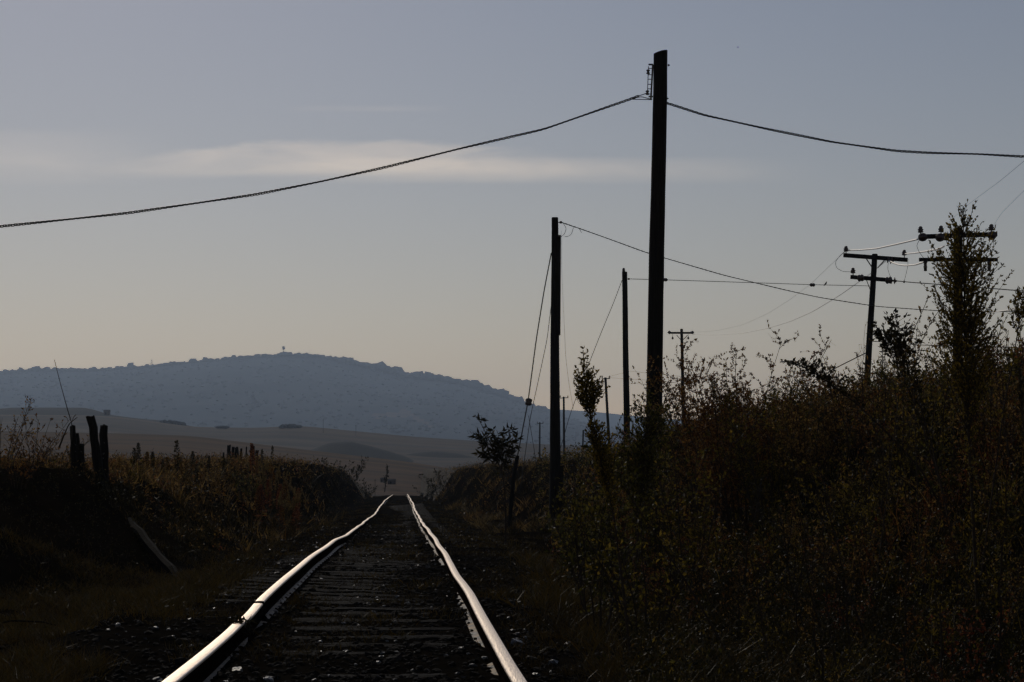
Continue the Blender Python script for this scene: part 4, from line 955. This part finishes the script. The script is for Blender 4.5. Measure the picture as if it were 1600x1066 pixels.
put(sp[2], used, P(276, 740, 36)[0], 36, 1.05, 'tallest thickest dark weed spike on the left bank, between posts and docks')
G2 = 'dock weeds left of the track'
dk = [spike_src(1.1, .06, 'leaf_red', 'dock_weed', 'x', 'weed', G2, .06, .55, 240), spike_src(.95, .05, 'leaf_rust', 'dock_weed', 'x', 'weed', G2, .055, .5, 220)]
nm = ['dark red dock weed with a dense seed head left of the track', 'rusty dock weed with a dense seed head left of the track']
for i in range(34):
    y = rng.uniform(34, 48); px = rng.uniform(392, 520); k = int(rng.uniform() < .4)
    if P(px, 740, y)[0]-XC(y) > -2.0: continue
    put(dk[k], used, P(px, 740, y)[0], y, rng.uniform(.6, 1.05), nm[k])
G4 = 'plume grasses left of the track'
def plume_src(h):
    o = empty('grass_plume', (0, 0, -50), 'x', 'tussock', G4); sb, lb = MB(), MB()  # tuft of tall grass with pale plume heads
    for k in range(7):
        a = rng.uniform(0, 6.28); l = h*rng.uniform(.7, 1); d = np.array((math.cos(a)*.16, math.sin(a)*.16, 1.)); t = np.linspace(0, 1, 7)[:, None]
        p = d*l*t+np.array((math.cos(a), math.sin(a), 0))*.05*l*t*t; p[0, 2] = -.05; sb.tube(p, np.linspace(.005, .002, 7), 4)
        s = rng.uniform(.78, 1.03, 40); q = p[-1]*s[:, None]; lb.leaves(q+rng.normal(0, .012, (40, 3)), unit(d+rng.normal(0, .35, (40, 3))), .06, .014)
    m = 40; a = rng.uniform(0, 6.28, m); sb.blades(np.zeros((m, 3))+rng.normal(0, .03, (m, 3))*np.array((1,1,0)), unit(np.stack([np.cos(a)*.5, np.sin(a)*.5, np.ones(m)], -1)), rng.uniform(.3, .7, m)*h, .012)
    sb.build('stem', M['grassdry'], o); lb.build('foliage', M['straw'], o); return o  # the foliage part is the pale grass heads
pg = [plume_src(1.35), plume_src(1.1)]
for i, (px, y) in enumerate([(422,44),(436,42),(447,46),(455,41),(463,44),(470,40),(478,43),(486,45),(494,42),(503,44),(512,46),(412,47),(468,47),(440,50),(499,49),(520,48),(428,39),(450,38)]):
    if P(px, 740, y)[0]-XC(y) > -2.1: continue
    put(pg[i % 2], used, P(px, 740, y)[0], y, rng.uniform(.75, 1.0), ('tall pale headed plume grass among the dock weeds', 'shorter pale headed plume grass among the dock weeds')[i % 2])
# dead thin stalks on the right skyline
G3 = 'thin dead stalks against the sky'
def dead_src(h):
    o = empty('dead_stalk', (0, 0, -50), 'x', 'weed', G3); sb, lb = MB(), MB()
    t = np.linspace(0, 1, 9)[:, None]; p = np.array((.06*h, 0, h))*t+np.cumsum(rng.normal(0, .008*h, (9, 3)), 0); p[0, 2] = -.1
    sb.tube(p, np.linspace(.0045, .002, 9), 4); LP = []
    for k in range(9):
        s = rng.uniform(.5, 1); st = np.array([np.interp(s, t[:, 0], p[:, i]) for i in range(3)]); a = rng.uniform(0, 6.28)
        e = st+np.array((math.cos(a)*.07, math.sin(a)*.07, rng.uniform(.05, .14)))*h*.7; sb.tube([st, (st+e)/2+rng.normal(0, .01, 3), e], [.002, .0016, .0012], 4, cap=False); LP += [e, (st+e)/2]
    LP = np.array(LP); lb.leaves(LP, unit(rng.normal(size=LP.shape)), .018, .013); plant_group(o, sb, lb, 'leaf_brown', leaf='foliage'); return o  # the foliage part is seed heads along the dead twigs
dd = [dead_src(1.5), dead_src(1.2)]
for k, (px, y, s) in enumerate(((1349,19,.95),(1338,20,.85),(1373,18,.7),(1391,17.5,.75),(1345,22,1.0),(1565,16,.95),(1552,16.5,.8),(1572,15.5,.75),(1530,17,.6),(1420,16,.7),(1188,26,.75),(1290,22,.6),(1310,21,.55),(1255,23,.6),(1217,24,.65),(1130,30,.8),(1075,34,.9))):
    put(dd[k % 2], used, P(px, 700, y)[0], y, s, ('tall feathery dead stalk among the plants of the right skyline', 'shorter feathery dead stalk among the plants of the right skyline')[k % 2], dz=.0)

G5 = 'tall leafy weeds on the right bank'
def tall_weed(h, leafm, name='tall_weed'):
    o = empty(name, (0, 0, -50), 'x', 'weed', G5); sb, lb = MB(), MB(); LP, LD = [], []
    t = np.linspace(0, 1, 12); bend = rng.uniform(-.25, .25, 2)
    p = np.stack([bend[0]*h*t*t, bend[1]*h*t*t, h*t], -1)+np.cumsum(rng.normal(0, .008*h, (12, 3)), 0); p -= p[0]; p[0, 2] = -.06
    sb.tube(p, np.linspace(.010, .003, 12), 6)
    for k in range(34):
        s = rng.uniform(.2, 1)**.8; q = np.array([np.interp(s, t, p[:, i]) for i in range(3)]); az_ = rng.uniform(0, 6.28); el = R(rng.uniform(25, 65)); l = h*.17*(1.25-s)*rng.uniform(.5, 1.2)
        d = np.array((math.cos(az_)*math.cos(el), math.sin(az_)*math.cos(el), math.sin(el))); sb.tube([q, q+d*l*.5, q+d*l+np.array((0,0,.02))], [.0028, .002, .0012], 4, cap=False)
        n = max(3, int(l/.014)); ss = rng.uniform(.1, 1.05, n)[:, None]; LP.append(q+d*l*ss); LD.append(unit(d+rng.normal(0, .7, (n, 3))))
    LP, LD = np.concatenate(LP), np.concatenate(LD); n = len(LP); lb.leaves(LP, LD, .03*rng.uniform(.5, 1.3, n), .014*rng.uniform(.7, 1.3, n)); plant_group(o, sb, lb, leafm); return o
tw = [(tall_weed(1.25, 'leaf_olive'), 'olive'), (tall_weed(1.1, 'leaf_brown'), 'brown'), (tall_weed(1.35, 'leaf_dark'), 'dark'), (tall_weed(1.15, 'leaf_rust'), 'rusty')]
cnt = 0
while cnt < 64:
    px = rng.uniform(905, 1620); y = math.exp(rng.uniform(math.log(9), math.log(34))); x = (px-800)/F*y; u = x-XC(y)
    if u < 1.9 or u > 10: continue
    k = int(rng.integers(0, 4)); s = rng.uniform(.55, 1.0)*(.75 if u < 3 else 1)
    o = put(tw[k][0], used, x, y, s, f"{tw[k][1]} tall leafy weed {'low by the track side' if u < 3 else ('on the slope' if u < 6 else 'on the crest')} of the right bank, {'near' if y < 14 else 'farther off'}")
    o.rotation_euler = (rng.uniform(-.25, .25), rng.uniform(-.3, .3), rng.uniform(0, 6.28)); cnt += 1

# --- undergrowth (nobody could count it)
def undergrowth(name, label, n, pxr, yr, cond, hr, mats, leafn, Lr, lean=.35, cat='undergrowth', seed=1, thin=1.):
    px = rng.uniform(*pxr, n*4); y = np.exp(rng.uniform(math.log(yr[0]), math.log(yr[1]), n*4)); x = (px-800)/F*y; u = x-XC(y)
    k = cond(px, y, u); px, y, x, u = [q[k][:n] for q in (px, y, x, u)]; n = len(x)
    z = H(x, y); cl = noise2(x, y, .9)+.5*noise2(x+9, y, 3.1)
    h = rng.uniform(*hr, n)*(1+.45*np.clip(cl, -1, 1))*np.clip((u if u.mean() > 0 else -u)/5.5, .35, 1.1)
    d = unit(np.stack([rng.normal(0, lean, n), rng.normal(0, lean, n), np.ones(n)], -1)); p = np.stack([x, y, z-.03], -1)
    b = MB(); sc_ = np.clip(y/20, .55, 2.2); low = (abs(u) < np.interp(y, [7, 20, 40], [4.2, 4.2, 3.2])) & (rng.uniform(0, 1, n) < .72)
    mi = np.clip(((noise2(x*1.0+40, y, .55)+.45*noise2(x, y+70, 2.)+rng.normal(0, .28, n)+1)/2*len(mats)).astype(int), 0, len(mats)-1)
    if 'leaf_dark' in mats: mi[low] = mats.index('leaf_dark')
    for m in range(len(mats)):
        s = mi == m; k = s.sum()
        if not k: continue
        b.blades(p[s], d[s], h[s]*1.1, .006*sc_[s]*thin, mi=m)
        t = rng.uniform(.15, 1.05, (k, leafn)); c = p[s][:, None]+d[s][:, None]*(h[s][:, None]*t)[..., None]+rng.normal(0, .035, (k, leafn, 3))*sc_[s][:, None, None]
        L = (rng.uniform(*Lr, (k, leafn))*sc_[s][:, None]).ravel(); dd_ = unit(rng.normal(0, .8, (k*leafn, 3))+np.array((0, 0, .45)))
        b.leaves(c.reshape(-1, 3), dd_, L, L*rng.uniform(.3, .6, k*leafn), mi=m)
    return tag(b.build(name, [M[q] for q in mats]), label, cat, kind='stuff')
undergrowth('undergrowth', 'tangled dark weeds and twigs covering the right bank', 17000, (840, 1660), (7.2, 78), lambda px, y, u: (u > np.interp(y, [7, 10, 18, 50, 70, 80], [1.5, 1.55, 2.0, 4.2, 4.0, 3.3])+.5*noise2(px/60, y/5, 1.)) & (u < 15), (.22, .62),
            ['leaf_red', 'leaf_rust', 'leaf_brown', 'leaf_dark', 'leaf_olive', 'leaf_dark', 'leaf_green', 'leaf_olive', 'leaf_brown'], 9, (.014, .062))
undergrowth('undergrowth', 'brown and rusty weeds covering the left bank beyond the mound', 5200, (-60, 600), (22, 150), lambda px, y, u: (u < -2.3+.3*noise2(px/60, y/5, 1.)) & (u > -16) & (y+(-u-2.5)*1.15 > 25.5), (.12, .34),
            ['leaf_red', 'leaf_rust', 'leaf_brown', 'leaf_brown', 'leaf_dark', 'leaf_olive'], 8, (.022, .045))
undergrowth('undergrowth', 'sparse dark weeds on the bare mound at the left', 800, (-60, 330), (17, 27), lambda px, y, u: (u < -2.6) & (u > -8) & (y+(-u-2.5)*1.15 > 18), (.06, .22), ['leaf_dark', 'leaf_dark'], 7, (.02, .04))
undergrowth('undergrowth', 'low weeds on the far right bank beyond the second pole', 1600, (650, 960), (70, 190), lambda px, y, u: (u > 2.6) & (u < 16), (.2, .55), ['leaf_rust', 'leaf_brown', 'leaf_dark', 'leaf_olive'], 7, (.022, .05))

# --- grass
def grass(name, label, n, pxr, yr, cond, hr, mats, W=.006, lean=.45, clump=40):
    m = n//clump; px = rng.uniform(*pxr, m*5); y = np.exp(rng.uniform(math.log(yr[0]), math.log(yr[1]), m*5)); x = (px-800)/F*y; u = x-XC(y)
    k = cond(px, y, u); px, y, x, u = [q[k][:m] for q in (px, y, x, u)]; m = len(x)
    s = np.clip(y/14, .6, 3.); rad = rng.uniform(.03, .13, m)*s**.5; hh = rng.uniform(*hr, m)
    dx = rng.normal(0, 1, (m, clump, 2))*rad[:, None, None]; X = x[:, None]+dx[..., 0]; Yg = y[:, None]+dx[..., 1]*1.4
    Z = H(X, Yg)-.01; d = unit(np.concatenate([rng.normal(0, lean, (m, clump, 2))+dx/rad[:, None, None]*.18, np.ones((m, clump, 1))], -1))
    h = hh[:, None]*rng.uniform(.4, 1.15, (m, clump)); w = W*s[:, None]*rng.uniform(.6, 1.3, (m, clump))
    mi = rng.integers(0, len(mats), m); b = MB()
    for q in range(len(mats)):
        e = mi == q
        b.blades(np.stack([X[e], Yg[e], Z[e]], -1).reshape(-1, 3), d[e].reshape(-1, 3), h[e].ravel(), w[e].ravel(), mi=q)
    return tag(b.build(name, [M[q] for q in mats]), label, 'grass', kind='stuff')
patch = lambda x, y: noise2(x, y, .8)
grass('grass', 'short brownish grass in the open ground left of the track', 42000, (-40, 520), (6.5, 25), lambda px, y, u: (u < -1.35) & (y+(-u-2.5)*1.15 < 21) & (patch(px/90, y) > -.05), (.04, .15), ['grass', 'grassdry', 'grass'])
grass('grass', 'short weedy grass along the right side of the track', 24000, (830, 1350), (7, 30), lambda px, y, u: (u > 1.25) & (u < 3.6), (.06, .26), ['grass', 'grass', 'grassdry'])
grass('grass', 'sparse tufts of grass between and beside the rails', 38000, (250, 960), (7, 190), lambda px, y, u: (abs(abs(u)-.7525) > .14) & (abs(u) < 2.6) & (patch(px/70+5, y*.7) > .18-.02*y), (.03, .11), ['grass', 'grassdry'])
grass('grass', 'weedy grass along both foots of the banks', 26000, (150, 1500), (8, 120), lambda px, y, u: (abs(u) > 1.9) & (u < 4.8) & (u > -4) & ~((u < 0) & (y < 23)) & (patch(px/60, y*.5) > -.1), (.05, .19), ['grass', 'grassdry', 'grassdry'])
grass('dry_grass', 'dry straw coloured grass on the banks around the poles', 16000, (560, 1300), (45, 180), lambda px, y, u: (abs(u) > 2.6) & (abs(u) < 14), (.2, .5), ['grassdry', 'straw', 'leaf_brown'], .008)
grass('dry_grass', 'pale grass heads among the dock weeds and on the left bank', 3600, (180, 560), (28, 70), lambda px, y, u: (u < -2.1) & (u > -9), (.2, .5), ['grassdry', 'straw', 'leaf_brown'], .007, .25, 16)
# clump of debris caught on the left rail
x = XC(10.9)-.7525
b = MB(); n = 90; q = np.stack([x+rng.normal(0, .05, n), 10.9+rng.normal(0, .10, n), np.interp(10.9, RY, LZ)-.03+abs(rng.normal(0, .022, n))], -1)
b.leaves(q, unit(rng.normal(size=(n, 3))), rng.uniform(.02, .06, n), rng.uniform(.012, .03, n))
b.blades(q[:20], unit(rng.normal(size=(20, 3))*np.array((1,1,.3))), rng.uniform(.06, .16, 20), .005)
tag(b.build('weed_foliage', M['leaf_dark'], origin=(x, 10.9, float(np.interp(10.9, RY, LZ)))), 'dark sprig of weed lying across the left rail near the broken joint', 'weed')
# loose sticks
for px, py, ln_, az, lab in ((1245,1016,.45,.1,'pale stick on the ground at the lower right, left one'),(1335,1060,.5,-.2,'pale arched stick at the bottom edge of the lower right'),(1015,1024,.3,-.5,'thin pale stick on the ground right of the right rail'),(30,976,.5,-.3,'thin dark stick in the grass at the lower left')):
    y = 1.05*F/(py-737); y = 9.5; p0 = P(px, py, 9.5)
    for yy_ in np.linspace(7, 14, 200):
        p0 = P(px, py, yy_)
        if p0[2] <= float(H(p0[0], yy_))+.03: break
    t = np.linspace(0, 1, 8)[:, None]; pp = p0+np.array((math.cos(az)*ln_, math.sin(az)*ln_, 0))*(t-.3); pp[:, 2] = H(pp[:, 0], pp[:, 1])+.03+.03*np.sin(t[:, 0]*3)
    b = MB(); b.tube(pp, np.linspace(.009, .005, 8), 6); tag(b.build('stick', M['greywood'], origin=pp[3]), lab, 'stick', 'sticks on the ground')
